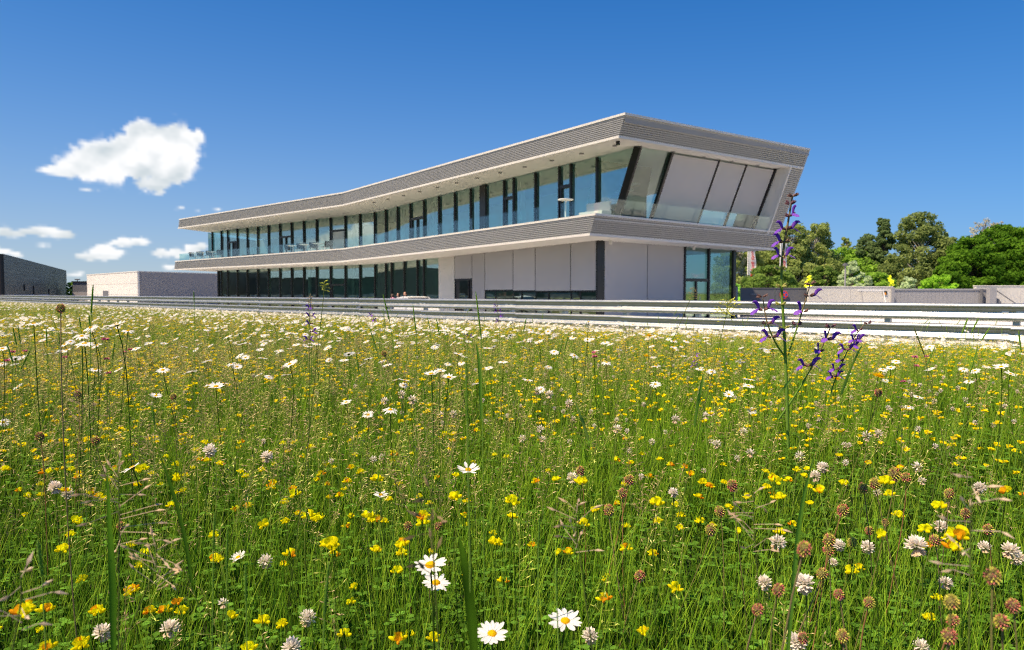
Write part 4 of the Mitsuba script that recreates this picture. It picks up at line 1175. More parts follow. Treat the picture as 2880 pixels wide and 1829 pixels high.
# near: fine dense blades; further out fewer and wider ones
for y0, y1, dens, hh, ww, segs in ((.45, 1.6, 4600, (.09, .31), .0026, 3), (1.6, 3.2, 4300, (.09, .31), .0029, 3), (3.2, 6.5, 2300, (.12, .34), .0036, 2), (6.5, 13, 900, (.16, .38), .006, 2), (13, 26, 260, (.18, .36), .013, 2), (26, 92, 90, (.18, .36), .026, 2)):
    n = int(dens * area(y0, y1)); p = sample(n, y0, y1)
    pk = patch(p, 1.6, 1)
    keepg = R_.uniform(0, 1, n) < np.clip(.25 + 1.5 * pk, 0, 1)
    p, pk = p[keepg], pk[keepg]; n = len(p)
    h = R_.uniform(hh[0], hh[1], n) * (.55 + .85 * pk)
    lean = R_.normal(0, .22, (n, 2)) + [.05, 0]
    far = np.clip((p[:, 1] - 3) / 14, 0, 1)[:, None]
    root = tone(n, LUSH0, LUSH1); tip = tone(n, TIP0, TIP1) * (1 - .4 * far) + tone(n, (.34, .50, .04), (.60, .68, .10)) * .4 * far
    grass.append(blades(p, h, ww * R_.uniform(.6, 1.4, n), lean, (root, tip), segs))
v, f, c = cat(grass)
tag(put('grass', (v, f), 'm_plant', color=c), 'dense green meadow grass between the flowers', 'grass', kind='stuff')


def stamp(proto, pos, yaw, scale, tilt=None, cmul=None):
    """copies of a small mesh (v, f, c) at many places"""
    pv, pf, pc = proto; n = len(pos)
    c, s = np.cos(yaw), np.sin(yaw)
    x = pv[None, :, 0] * c[:, None] - pv[None, :, 1] * s[:, None]
    y = pv[None, :, 0] * s[:, None] + pv[None, :, 1] * c[:, None]
    z = np.broadcast_to(pv[None, :, 2], x.shape)
    if tilt is not None:
        x = x + z * tilt[:, :1]; y = y + z * tilt[:, 1:]
    v = np.stack([x, y, z], -1) * scale[:, None, None] + pos[:, None]
    f = (np.arange(n)[:, None, None] * len(pv) + pf[None]).reshape(-1, 3)
    col = np.broadcast_to(pc[None], v.shape) if cmul is None else pc[None] * cmul[:, None]
    return v.reshape(-1, 3), f, np.clip(col.reshape(-1, 3), 0, .95)


# ground cover of clover and trefoil leaves
def leaflet(ang, L, W, col, z=0.0, up=.25):
    d = np.array([math.cos(ang), math.sin(ang), 0]); s = np.array([-d[1], d[0], 0])
    v = np.array([d * 0, d * L * .5 - s * W / 2 + [0, 0, up * L * .6], d * L * .95 - s * W * .25 + [0, 0, up * L * .7], d * L + [0, 0, up * L * .55], d * L * .95 + s * W * .25 + [0, 0, up * L * .7], d * L * .5 + s * W / 2 + [0, 0, up * L * .6]])
    v[:, 2] += z
    return v, np.array([[0, 1, 5], [1, 2, 5], [2, 4, 5], [2, 3, 4]]), np.tile(col, (6, 1)) * np.array([[.8], [1], [1.05], [1], [1.05], [1]])


def trefoil_leaf(seed):
    q = np.random.default_rng(seed); parts = []
    for k in range(3):
        parts.append(leaflet(k * 2.09 + q.normal() * .15, q.uniform(.009, .013), q.uniform(.008, .011), np.array([.085, .19, .022]) * q.uniform(.7, 1.6), .085, q.uniform(-.1, .5)))
    return cat(parts + [ctube([[0, 0, -.02], [.004, .003, .05], [0, 0, .085]], .0007, (.05, .11, .015), 3)])


lv = []
for y0, y1, dens, sc in ((.45, 1.7, 1500, 1.0), (1.7, 3.2, 900, 1.05), (3.2, 6.5, 260, 1.3)):
    n = int(dens * area(y0, y1)); p = sample(n, y0, y1)
    for k in range(4):
        q = p[k::4]; m = len(q)
        lv.append(stamp(trefoil_leaf(k + 50), np.c_[q, zg(q[:, 0], q[:, 1])], R_.uniform(0, 6.28, m), sc * R_.uniform(.7, 1.8, m), R_.normal(0, .35, (m, 2)), R_.uniform(.7, 1.35, (m, 1)) * np.ones((1, 3))))
v, f, c = cat(lv)
tag(put('clover_leaves', (v, f), 'm_plant', color=c), 'low three part clover and trefoil leaves between the grass', 'leaves', kind='stuff')


# seeding grasses: thin culms with loose panicles of straw coloured spikelets
def spikelet(o, d, L, w, col):
    a, b, _ = frame(d); d = np.asarray(d) / np.linalg.norm(d)
    v = np.array([o, o + d * L * .4 + a * w, o + d * L * .4 - a * w * .5 + b * w * .87, o + d * L * .4 - a * w * .5 - b * w * .87, o + d * L])
    return v, np.array([[0, 1, 2], [0, 2, 3], [0, 3, 1], [4, 2, 1], [4, 3, 2], [4, 1, 3]]), np.clip(np.tile(col, (5, 1)) * np.array([[.75], [1], [1], [1], [1.15]]), 0, .95)


def panicle(seed, H, nsp, L, spread, cols, low=False):
    q = np.random.default_rng(seed); parts = []
    bend = q.normal(0, .10, 2)
    cul = [np.array([bend[0] * H * t ** 2, bend[1] * H * t ** 2, H * t]) for t in (0, .35, .7, 1.0)]
    green = np.array([.22, .32, .06]); straw = np.asarray(cols[0])
    parts.append(ctube(cul, [.0009, .0008, .0006, .0004], np.array([green, green, mix3(green, straw, .5), straw]), 3))
    for i in range(nsp):
        t = .70 + .30 * (i + .5) / nsp
        o = np.array([np.interp(t, [0, .35, .7, 1], [c_[k] for c_ in cul]) for k in range(3)])
        ang = q.uniform(0, 6.28); out = np.array([math.cos(ang), math.sin(ang), q.uniform(-.1, 1.3)]); out /= np.linalg.norm(out)
        br = spread * (1.15 - (t - .7) / .3) * q.uniform(.4, 1.1)
        tip = o + out * br
        col = mix3(cols[0], cols[1], q.uniform())
        if not low:
            parts.append(ctube([o, tip], .00035, straw, 3))
        dd = out + np.array([0, 0, q.uniform(-1.1, .5)])
        parts.append(spikelet(tip, dd, L * q.uniform(.75, 1.25), L * .13, col))
    return cat(parts)


PCOL = [((.64, .55, .19), (.82, .74, .33)), ((.56, .42, .21), (.76, .60, .34)), ((.54, .58, .11), (.72, .76, .22)), ((.36, .27, .14), (.54, .42, .24))]
sg_ = []
for y0, y1, dens, hh, low in ((.75, 1.6, 32, (.22, .40), 0), (1.6, 3.2, 290, (.24, .44), 0), (3.2, 6.5, 230, (.28, .48), 0), (6.5, 14, 95, (.28, .44), 1), (14, 30, 40, (.28, .40), 1), (30, 92, 20, (.28, .40), 1)):
    n = int(dens * area(y0, y1)); p = sample(n, y0, y1)
    left = np.clip(.62 - p[:, 0] / (1.6 * p[:, 1] + .5), .25, 1.1)
    keep = R_.uniform(0, 1, n) < left * (.35 + 1.3 * patch(p, .9, 2))
    p = p[keep]
    for k in range(8):
        q = p[k::8]; m = len(q)
        pr_ = panicle(100 + k, .5, 13 if not low else 9, .0155 if not low else .019, .036, PCOL[k % 4], low)
        wide = 1.0 if y1 < 14 else (1.5 if y1 < 31 else 2.4)
        pv = pr_[0].copy()
        if wide > 1:                                             # far plants: a little stouter so that they still cover
            ax = np.c_[np.interp(pv[:, 2], [0, .5], [0, 0]), pv[:, 2] * 0]
            pv[:, :2] = ax + (pv[:, :2] - ax) * wide
        sg_.append(stamp((pv, pr_[1], pr_[2]), np.c_[q, zg(q[:, 0], q[:, 1])], R_.uniform(0, 6.28, m), R_.uniform(hh[0], hh[1], m) / .5, R_.normal(0, .16, (m, 2)) + [.06, 0], R_.uniform(.8, 1.2, (m, 1)) * np.ones((1, 3))))
v, f, c = cat(sg_)
tag(put('seeding_grass', (v, f), 'm_plant', color=c), 'loose straw coloured seed heads of grasses over the whole meadow', 'seed heads', kind='stuff')

# taller fresh blades sticking out here and there
n = 1700; p = sample(n, 1.4, 14, .6)
v, f, c = blades(p, R_.uniform(.22, .42, n), R_.uniform(.003, .006, n), R_.normal(0, .3, (n, 2)), (tone(n, (.10, .21, .02), (.14, .27, .03)), tone(n, (.20, .38, .05), (.36, .48, .09))), 4)
tag(put('tall_grass', (v, f), 'm_plant', color=c), 'broader fresh blades standing over the short grass', 'grass', kind='stuff')


# ---- ox-eye daisies
def petal(L, W, col, segs=4, droop=.15, cup=.0015):
    ts = np.linspace(0, 1, segs + 1); prof_ = np.interp(ts, [0, .25, .6, .88, 1], [.38, .78, 1, .8, .32]) * W / 2
    z = -droop * L * ts ** 2 + .06 * L * ts
    v = np.concatenate([np.c_[ts * L, -prof_, z + cup], np.c_[ts * L, 0 * ts, z], np.c_[ts * L, prof_, z + cup]])
    m = segs + 1; i = np.arange(segs)
    f = np.vstack([np.c_[i, i + 1, i + m], np.c_[i + 1, i + m + 1, i + m], np.c_[i + m, i + m + 1, i + 2 * m], np.c_[i + m + 1, i + 2 * m + 1, i + 2 * m]])
    return v, f, np.tile(col, (len(v), 1))


def dome(r, h, rings=4, sides=12, col=(.8, .45, .02), rim=(.62, .36, .02), bump=.05, seed=0):
    q = np.random.default_rng(seed)
    vs = [[0, 0, h * .86]]; cs = [np.asarray(col) * .9]
    for i in range(1, rings + 1):
        a = np.arange(sides) * 2 * np.pi / sides + i * .26; t = i / rings
        for x in a:
            rr = r * t * (1 + q.normal() * bump)
            vs.append([rr * math.cos(x), rr * math.sin(x), h * math.sqrt(max(0, 1 - t ** 2.2)) * (1 + q.normal() * bump * 2)]); cs.append(mix3(col, rim, t ** 3) * q.uniform(.85, 1.1))
    f = [[0, 1 + j, 1 + (j + 1) % sides] for j in range(sides)]
    for i in range(rings - 1):
        for j in range(sides):
            a, b = 1 + i * sides + j, 1 + i * sides + (j + 1) % sides
            f += [[a, a + sides, b + sides], [a, b + sides, b]]
    return np.array(vs), np.array(f), np.array(cs)


def orient(part, P, n, yaw=0.0):
    a, b, n = frame(n)
    c, s = math.cos(yaw), math.sin(yaw)
    a, b = a * c + b * s, b * c - a * s
    v = part[0][:, :1] * a + part[0][:, 1:2] * b + part[0][:, 2:] * n + np.asarray(P)
    return (v, part[1], part[2])


def stalk(P, n, q, rad=.0013, col=(.07, .13, .02), bend=.04, sides=5, foot=None):
    P = np.asarray(P, float)
    if foot is None:
        foot = P[:2] + q.normal(0, bend, 2)
    z0 = float(zg(foot[0], foot[1]))
    n = np.asarray(n) / np.linalg.norm(n)
    H = P[2] - z0
    pts = [np.r_[foot, z0], mix3(np.r_[foot, z0], P, .4) + np.r_[q.normal(0, .012, 2), 0], P - n * .16 * H, P]
    t = np.linspace(0, 1, 8)[:, None]
    B4 = [(1 - t) ** 3, 3 * t * (1 - t) ** 2, 3 * t * t * (1 - t), t ** 3]
    cur = sum(b * p_ for b, p_ in zip(B4, pts))
    return ctube(cur, rad, col, sides)


def daisy(P, n, diam, q, detail):
    """detail 2: every ray a part; 1: rays, disc and stem; 0: one mesh"""
    key_parts = {}
    R = diam / 2; npet = q.integers(14, 18) if detail == 2 else q.integers(14, 19)
    rd_ = R * q.uniform(.26, .32)
    rays = []
    droop = q.uniform(-.1, .35) if detail < 2 else q.uniform(-.30, .02)
    miss = q.uniform(0, 1) < .25
    for k in range(npet):
        if miss and q.uniform() < .1:
            continue
        L = (R - rd_ * .8) * q.uniform(.86, 1.06)
        if detail == 0:
            p = petal(L, R * .32, np.array([.93, .93, .92]), 2, droop)
        else:
            p = petal(L, R * q.uniform(.25, .33), np.array([.93, .93, .92]) * q.uniform(.96, 1.0), 4, droop + q.normal() * .10, .0012 * q.uniform(-.5, 1.2))
        a = 2 * np.pi * (k + q.normal() * .16) / npet
        v = p[0] + [rd_ * .72, 0, q.uniform(-.0006, .0006)]
        v = np.c_[v[:, 0] * math.cos(a) - v[:, 1] * math.sin(a), v[:, 0] * math.sin(a) + v[:, 1] * math.cos(a), v[:, 2]]
        rays.append(orient((v, p[1], p[2]), P, n))
    disc_ = orient(dome(rd_, rd_ * .45, 5 if detail == 2 else 2, 16 if detail == 2 else 8, (.90, .60, .012), (.84, .44, .01), .05, int(q.integers(1e6))), np.asarray(P) + np.asarray(n) / np.linalg.norm(n) * .0006, n)
    st = stalk(np.asarray(P) - np.asarray(n) / np.linalg.norm(n) * .001, n, q, .0014 if detail else .0012, sides=5 if detail else 3)
    cup = orient(dome(rd_ * 1.05, -rd_ * .55, 2, 8, (.06, .11, .02), (.06, .11, .02), .02), P, n)
    return rays, disc_, cat([st, cup])


def put_part(name, part, parent=None, bsdf='m_petal', smooth=False):
    """a part whose vertex colours become amounts of two pigments"""
    c = np.asarray(part[2], float); best = None
    for k, (p0, p1, _, _) in PIGMENTS.items():
        M = np.array([p0, p1]).T
        ab = np.maximum(c @ np.linalg.pinv(M).T, 0)
        err = float(((ab @ M.T - c) ** 2).mean())
        if best is None or err < best[0]:
            best = (err, k, ab)
    key = numbered(f'{parent}__{name}' if parent else name)
    scene[key] = mikit.ply((part[0], part[1]), best[1], smooth=smooth, uv=best[2])
    return key


def px_size(diam, P):
    return diam * F_PX / P[1]


def up_n(q, s=.3):
    return np.array([q.normal() * s - .12, q.normal() * s - .16, 1.0])


def settle(px, py, h, near=.55, far=9.0):
    """depth at which the sight line through this pixel is h above the soil"""
    ys = np.linspace(near, far, 400)
    gap = np.array([at(px, py, y)[2] for y in ys])
    pts = np.array([at(px, py, y)[:2] for y in ys])
    over = gap - zg(pts[:, 0], pts[:, 1]) - h
    hit = np.nonzero(over < 0)[0]
    return float(ys[hit[0]]) if len(hit) else None


LANDMARKS = [(1384, 1783, 'the big daisy beside the broad blade'), (1590, 1747, 'the big daisy right of centre'), (1218, 1615, 'the two overlapping daisies'), (1317, 1322, 'the single wide open daisy'),
             (372, 1316, 'the sideways daisy on the left'), (670, 1568, 'the small daisy with raised rays'), (1071, 1392, 'the small daisy left of centre'), (1238, 1052, 'the daisy trio'), (608, 1088, 'the lone left daisy'),
             (62, 1730, 'the yellow corner cluster'), (2262, 1545, 'the largest burnet head'), (2792, 1622, 'the blunt burnet head'), (2215, 1000, 'the tall sage'), (2302, 1010, 'the leaning sage'),
             (865, 1740, 'the lower left clover head'), (2578, 1537, 'the big right clover head'), (2471, 1058, 'the bright yellow hawkbit'), (1311, 1090, 'the thick blurred spike'), (320, 1640, 'the long left blade'),
             (2695, 1510, 'the biggest yellow cluster'), (440, 1590, 'the lower blurred panicle'), (1077, 870, 'the tall dense spike'), (1338, 880, 'the slender loose spike'), (262, 840, 'the twisted left spike'), (873, 910, 'the far sage spike')]
DIRS = ['right of', 'below and right of', 'below', 'below and left of', 'left of', 'above and left of', 'above', 'above and right of']
taken = set()


def pixel(P):
    d = np.asarray(P) - EYE
    z = d @ FWD
    return 1440 + F_PX * d[0] / z, 914.5 - F_PX * (d @ UPV) / z


def where(kind, text, P):
    """label that finds the thing by its neighbour; None when every neighbour's side is taken"""
    x, y = pixel(P)
    order = sorted(LANDMARKS, key=lambda l: math.hypot(l[0] - x, l[1] - y))
    for lx, ly, name in order[:9]:
        r = math.hypot(x - lx, y - ly)
        if r < 12:
            continue
        d = DIRS[int(round(math.atan2(y - ly, x - lx) / (math.pi / 4))) % 8]
        dist = 'just' if r < 90 else ('a bit' if r < 220 else ('some way' if r < 420 else 'far'))
        if (kind, d, dist, name) not in taken:
            taken.add((kind, d, dist, name))
            return f'{text} {dist} {d} {name}'
    return None


# the ones the photograph shows largest: pixel, width in pixels, real diameter, tilt towards the camera (+) and to the right, label
BIG = [(1384, 1783, 101, .052, .50, .02, 'big daisy at the lower edge, just right of the broad green blade'),
       (1590, 1747, 106, .053, .45, .06, 'big daisy at the lower edge right of centre'),
       (1210, 1590, 96, .052, .62, -.05, 'upper one of the two overlapping daisies left of the broad green blade'),
       (1226, 1640, 84, .050, .40, .10, 'lower one of the two overlapping daisies left of the broad green blade'),
       (1317, 1322, 70, .050, .42, .05, 'single daisy with wide open rays above the centre of the foreground'),
       (372, 1316, 62, .050, .18, -.45, 'daisy turned to its side in the left foreground beside yellow blossoms'),
       (670, 1568, 48, .040, .55, -.2, 'small daisy with raised rays in the lower left foreground'),
       (712, 1655, 38, .036, .75, .5, 'small half open daisy low in the left foreground'),
       (1071, 1392, 42, .038, .3, .1, 'small daisy in the grass left of the centre foreground'),
       (1213, 1052, 44, .052, .36, -.08, 'left one of a close trio of daisies in the middle of the meadow'),
       (1238, 1045, 36, .050, .30, .05, 'rear one of a close trio of daisies in the middle of the meadow'),
       (1262, 1062, 44, .052, .42, .1, 'right one of a close trio of daisies in the middle of the meadow'),
       (608, 1088, 46, .052, .4, .12, 'lone daisy with a bright yellow disc in the left middle meadow')]
used_px = []
DG = 'ox-eye daisies close enough to show their rays'
for px, py, w, dia, tl, tr_, lab in BIG:
    q = np.random.default_rng(int(px * 7 + py))
    Y = dia * F_PX / w
    P = at(px, py, Y); n = np.array([tr_, -tl * .5, 1.0])
    k = thing('daisy', 'white ' + lab, 'daisy')
    rays, dsc, st = daisy(P, n, dia, q, 2)
    for r in rays:
        put_part('petal', r, k)
    put_part('disc', dsc, k, smooth=True); put_part('stem', st, k, 'm_plant', True)
    used_px.append((px, py))
# further ones named by where they stand
MID = [(328, 830 + 84, 46, 'tall left daisy seen from its side near the barrier'), (95, 911, 40, ''), (255, 922, 40, ''), (230, 946, 44, ''), (238, 967, 50, ''), (273, 972, 30, ''), (182, 969, 26, ''), (188, 985, 28, ''),
       (360, 931, 34, ''), (640, 947, 28, ''), (7, 981, 34, ''), (268, 1040, 34, ''), (458, 1041, 36, ''), (650, 1024, 26, ''), (1655, 906, 28, ''), (1615, 1000, 28, ''), (1515, 963, 26, ''), (1653, 956, 24, ''), (1612, 950, 22, ''), (1895, 960, 24, ''), (1895, 976, 24, ''),
       (1706, 1020, 30, ''), (1845, 1030, 28, ''), (1843, 1081, 34, ''), (2105, 1086, 34, ''), (2050, 1110, 30, ''), (1968, 1038, 26, ''), (2115, 1155, 28, ''), (1930, 960, 20, ''), (1985, 951, 22, ''), (1484, 1070, 30, ''),
       (1290, 996, 30, ''), (1298, 1021, 26, ''), (1340, 1080, 30, ''), (1375, 1036, 26, ''), (1415, 1018, 30, ''), (1135, 1084, 28, ''), (974, 1132, 32, ''), (1035, 1167, 34, ''), (1098, 1153, 44, ''), (815, 1025, 40, ''), (922, 980, 26, ''), (890, 968, 26, ''), (786, 990, 26, ''),
       (2555, 1144, 28, ''), (2582, 1117, 28, ''), (2816, 1032, 40, ''), (2842, 1052, 34, ''), (2742, 1043, 30, ''), (2725, 1073, 28, ''), (2490, 1070, 20, ''), (2483, 1040, 26, ''), (2505, 1034, 26, ''), (2237, 1190, 26, ''), (2520, 1018, 26, ''), (2782, 1660, 52, 'ragged half hidden daisy in the lower right corner behind a burnet head'), (10, 1188, 34, 'daisy cut by the left picture edge')]
for px, py, w, lab in MID:
    q = np.random.default_rng(int(px * 13 + py)); dia = q.uniform(.046, .054)
    Y = dia * F_PX / (w * 1.05)
    P = at(px, py, Y)
    if P[2] < zg(P[0], P[1]) + .12 or before_rail(P[0], P[1]) < .2:
        continue
    if not lab and where and (wl := where('d', 'white daisy', P)):
        lab = wl[6:]
    k = thing('daisy', ('white ' + lab) if lab else 'white daisy with yellow disc in the middle meadow, smaller than those in front', 'daisy', None if lab else 'white daisies of the middle meadow')
    rays, dsc, st = daisy(P, up_n(q, .2) + [0, -.12, 0], dia, q, 1)
    put_part('rays', cat(rays), k); put_part('disc', dsc, k, smooth=True); put_part('stem', st, k, 'm_plant', True)

cand = []
for y0, y1, dens in ((3.0, 6.5, 9), (6.5, 14, 15), (14, 30, 6), (30, 92, 2.5)):
    n = int(dens * area(y0, y1) * 1.6); p = sample(n, y0, y1)
    keep = R_.uniform(0, 1, n) < np.clip((patch(p, .38, 5) - .30) * 3.2, .10, 1)
    cand.append(p[keep])
cand = np.vstack(cand); cand = cand[np.argsort(np.hypot(cand[:, 0], cand[:, 1]))]
far_d, cnt = [], 0
for i, p in enumerate(cand):
    q = np.random.default_rng(i + 9000)
    dia = q.uniform(.048, .062); h = q.uniform(.30, .56) if p[1] < 7 else q.uniform(.28, .42)
    P = np.r_[p, zg(p[0], p[1]) + h]
    if cnt < 225:
        k = thing('daisy', 'small white daisy in the far half of the meadow', 'daisy', 'white daisies of the far meadow')
        rays, dsc, st = daisy(P, up_n(q, .28), dia, q, 0)
        put_part('rays', cat(rays), k); put_part('disc', dsc, k); put_part('stem', st, k, 'm_plant')
        cnt += 1
    else:
        far_d.append((P, up_n(q, .28), dia, i))
parts = []
a6 = np.arange(9) * 2 * np.pi / 9
for P, n, dia, i in far_d:
    a, b, n = frame(n); R = dia / 2 * 1.08
    ring = P + R * (np.cos(a6)[:, None] * a + np.sin(a6)[:, None] * b) * (1 - .22 * (np.arange(9) % 2))[:, None]
    top = P + n * R * .14; din = P + n * R * .17 + .26 * R * (np.cos(a6)[::2][:, None] * a + np.sin(a6)[::2][:, None] * b)
    v = np.vstack([[top], ring, [P + n * R * .24], din])
    j = np.arange(9); jj = np.arange(5)
    f = np.vstack([np.c_[j * 0, 1 + j, 1 + (j + 1) % 9], np.c_[jj * 0 + 10, 11 + jj, 11 + (jj + 1) % 5]])
    c = np.vstack([np.tile([.93, .93, .92], (10, 1)), np.tile([.90, .60, .012], (6, 1))])
    parts.append((v, f, c))
    z0 = float(zg(P[0], P[1])); w_ = .0016
    parts.append((np.array([[P[0] - w_, P[1], z0], [P[0] + w_, P[1], z0], P - n * .001]), np.array([[0, 1, 2]]), np.tile([.08, .13, .025], (3, 1))))
v, f, c = cat(parts)
tag(put('distant_daisies', (v, f), 'm_petal', color=c), 'countless tiny white daisies towards the barrier', 'daisies', kind='stuff')


# ---- yellow bird's-foot trefoil
_ico = trimesh.creation.icosphere(1)
IV, IF = np.array(_ico.vertices), np.array(_ico.faces)


def blob(c, r, col, axes=None, q=None):
    v = IV * np.asarray(r)
    if axes is not None:
        v = v @ np.asarray(axes)
    cc = np.tile(col, (len(v), 1)) * (1 + (q.normal(0, .06, (len(v), 1)) if q is not None else 0))
    return v + c, IF, np.clip(cc, 0, .95)


def floret(o, d, q, s=1.0, rich=True):
    """one pea flower: a keel between two wings, and an upright round standard petal"""
    a, b, d = frame(d)
    up = b if b[2] > 0 else -b
    col = np.array([.95, .85, .008]) * q.uniform(.9, 1.04) if q.uniform() < .86 else np.array([.88, .42, .02])
    out = [blob(o + d * .0062 * s, np.array([.0023, .0028, .0060]) * s, col * .95, [a, up, d], q)]
    rim = np.arange(8) * 2 * np.pi / 8
    st_c = o + d * .0045 * s + up * .0055 * s
    sv = [st_c - d * .0008 * s] + [st_c + (a * math.cos(x) * .0062 + (up * .8 + d * .35) * math.sin(x) * .0056) * s + d * .0022 * s * math.cos(x) ** 2 for x in rim]
    j = np.arange(8)
    out.append((np.array(sv), np.c_[j * 0, 1 + j, 1 + (j + 1) % 8], np.tile(np.clip(col * 1.04, 0, .9), (9, 1))))
    return cat(out)


def trefoil_head(P, q, s=1.0, nf=None):
    nf = nf or q.integers(3, 7); fl = []
    off = q.uniform(0, 6.28)
    for k in range(nf):
        ang = off + 2 * np.pi * (k + q.normal() * .2) / nf
        d = np.array([math.cos(ang), math.sin(ang), q.uniform(.1, .75)])
        fl.append(floret(np.asarray(P) + d * .003 * s, d, q, s * q.uniform(.85, 1.15)))
    return fl


TRE = [(62, 1730, 62, 5), (112, 1776, 30, 2), (1035, 1457, 44, 4), (932, 1535, 52, 5), (940, 1548, 34, 3), (1128, 1540, 48, 5), (1190, 1460, 46, 5), (1187, 1475, 40, 4), (1115, 1612, 40, 4), (1440, 1415, 44, 5), (815, 1565, 42, 4), (866, 1455, 32, 3), (739, 1482, 34, 3),
       (985, 1700, 30, 2), (1000, 1697, 24, 2), (1700, 1690, 44, 4), (1636, 1362, 44, 5), (1845, 1420, 44, 5), (1900, 1660, 44, 5), (1395, 1532, 46, 5), (1060, 1353, 40, 5), (1278, 1405, 44, 5), (2180, 1358, 44, 5), (2190, 1405, 40, 4), (2305, 1388, 44, 4), (2490, 1360, 46, 5), (2500, 1395, 34, 4),
       (2640, 1430, 44, 5), (2695, 1510, 62, 6), (2680, 1548, 56, 5), (2600, 1495, 44, 4), (2080, 1502, 28, 2), (2395, 1612, 34, 3), (2480, 1510, 34, 3), (830, 1395, 30, 3), (1640, 1478, 30, 3), (230, 1475, 26, 2), (400, 1325, 40, 4), (600, 1510, 26, 3), (968, 1790, 44, 4), (1120, 1805, 50, 4), (1150, 1790, 30, 2), (500, 1700, 34, 3), (650, 1740, 34, 3), (130, 1330, 26, 3), (1570, 1560, 26, 2), (2830, 1390, 34, 3), (1760, 1545, 30, 3)]
trng = np.random.default_rng(88)
tre_n = 0
TG = 'yellow pea flowers of the meadow'


def trefoil(P, q, detail, s=1.0, nf=None, label=None):
    global tre_n
    if detail and not label:
        label = where('t', 'yellow trefoil head', P)
    k = thing('trefoil_flower', label or ('yellow trefoil flower head low in the foreground grass' if detail else 'small yellow trefoil flower head in the middle meadow'), 'flower',
              None if label else ('yellow trefoil flowers of the foreground' if detail else 'yellow trefoil flowers of the middle meadow'))
    fl = trefoil_head(P, q, s, nf)
    st = stalk(np.asarray(P), [q.normal() * .2, q.normal() * .2, 1], q, .0008, (.06, .12, .02), .03, 3)
    if detail:
        for x in fl:
            put_part('blossom', x, k)
        put_part('stem', st, k, 'm_plant')
    else:
        put_part('blossoms', cat(fl), k); put_part('stem', st, k, 'm_plant')
    tre_n += 1


for px, py, w, nf in TRE:
    q = np.random.default_rng(px * 3 + py); dia = .027 if nf > 3 else .02
    Y = dia * F_PX / w
    P = at(px, py, Y); z0 = float(zg(P[0], P[1]))
    if P[2] < z0 + .05:                                         # keep it on the bank: move along the sight line
        for _ in range(40):
            Y *= .97; P = at(px, py, Y)
            if P[2] > float(zg(P[0], P[1])) + .06:
                break
    s = w * P[1] / F_PX / .027 if nf > 3 else w * P[1] / F_PX / .021
    trefoil(P, q, True, s, nf, 'big cluster of bright yellow trefoil flowers in the lower left corner' if (px, py) == (62, 1730) else None)
cand = []
for y0, y1, dens in ((.95, 1.8, 46), (1.8, 3.2, 150), (3.2, 6.5, 125), (6.5, 14, 60), (14, 34, 8)):
    n = int(dens * area(y0, y1)); p = sample(n, y0, y1)
    keep = R_.uniform(0, 1, n) < np.clip((patch(p, .8, 12) - .30) * 3.2, .06, 1)
    cand.append(p[keep])
cand = np.vstack(cand); cand = cand[np.argsort(np.hypot(cand[:, 0], cand[:, 1]))]
far_t = []
for i, p in enumerate(cand):
    q = np.random.default_rng(i + 30000)
    P = np.r_[p, zg(p[0], p[1]) + (q.uniform(.15, .30) if p[1] < 3.2 else q.uniform(.20, .35))]
    if tre_n < 298:
        trefoil(P, q, p[1] < 1.9, q.uniform(.8, 1.15))
    else:
        far_t.append((P, q.uniform(.85, 1.25) * (1.0 if p[1] < 7 else 1.25)))


def cheap_head(seed, n, r, col, col2, rs):
    q = np.random.default_rng(seed); parts = []
    for k in range(n):
        a = q.uniform(0, 6.28); d = np.array([math.cos(a), math.sin(a), q.uniform(-.2, .8)]); d /= np.linalg.norm(d)
        parts.append(spikelet(d * r * .15, d, r, r * rs, mix3(col, col2, q.uniform())))
    return cat(parts)


fp = np.array([x[0] for x in far_t]); fs_ = np.array([x[1] for x in far_t])
parts = [stamp(cheap_head(k, 6, .0125, (.95, .82, .01), (.95, .74, .01), .45), fp[k::5], R_.uniform(0, 6.28, len(fp[k::5])), fs_[k::5]) for k in range(5)]
v, f, c = cat(parts)
tag(put('distant_trefoil', (v, f), 'm_petal', color=c), 'countless small yellow blossoms spread through the meadow', 'flowers', kind='stuff')


# ---- white clover
def clover_parts(P, n, r, q, nfl, pink):
    fl = []
    a, b, n = frame(n)
    ga = math.pi * (3 - math.sqrt(5))
    for k in range(nfl):
        z = 1 - 1.75 * (k + .5) / nfl; rr = math.sqrt(max(0, 1 - z * z)); th = k * ga + q.normal() * .1
        d = a * math.cos(th) * rr + b * math.sin(th) * rr + n * z
        low = z < -.15 + q.normal() * .15
        if low:
            d = d - n * .8; d /= np.linalg.norm(d)
        col = np.array([.93, .91, .80]) * q.uniform(.93, 1.02) if not low else mix3((.80, .54, .40), (.86, .72, .56), q.uniform())
        col = mix3(col, (.86, .66, .60), pink * q.uniform(.3, 1))
        o = np.asarray(P) + d * r * .22
        x, y, _ = frame(d); w = r * .17; L = r * .85 * q.uniform(.85, 1.1)
        tipd = d * .8 + n * .35
        v = np.array([o - x * w * .35, o + x * w * .35, o + d * L * .75 - x * w, o + d * L * .75 + x * w, o + d * L * .75 + tipd * L * .3 + y * w * .5, o + d * L * .6 + y * w])
        f = np.array([[0, 1, 3], [0, 3, 2], [2, 3, 4], [0, 5, 2], [1, 5, 3], [2, 5, 4], [3, 5, 4]])
        fl.append((v, f, np.tile(col, (6, 1)) * np.array([[.8], [.8], [1], [1], [1.02], [1]])))
    core = blob(np.asarray(P), np.array([.35, .35, .35]) * r, np.array([.34, .36, .12]), None, q)
    return fl, core


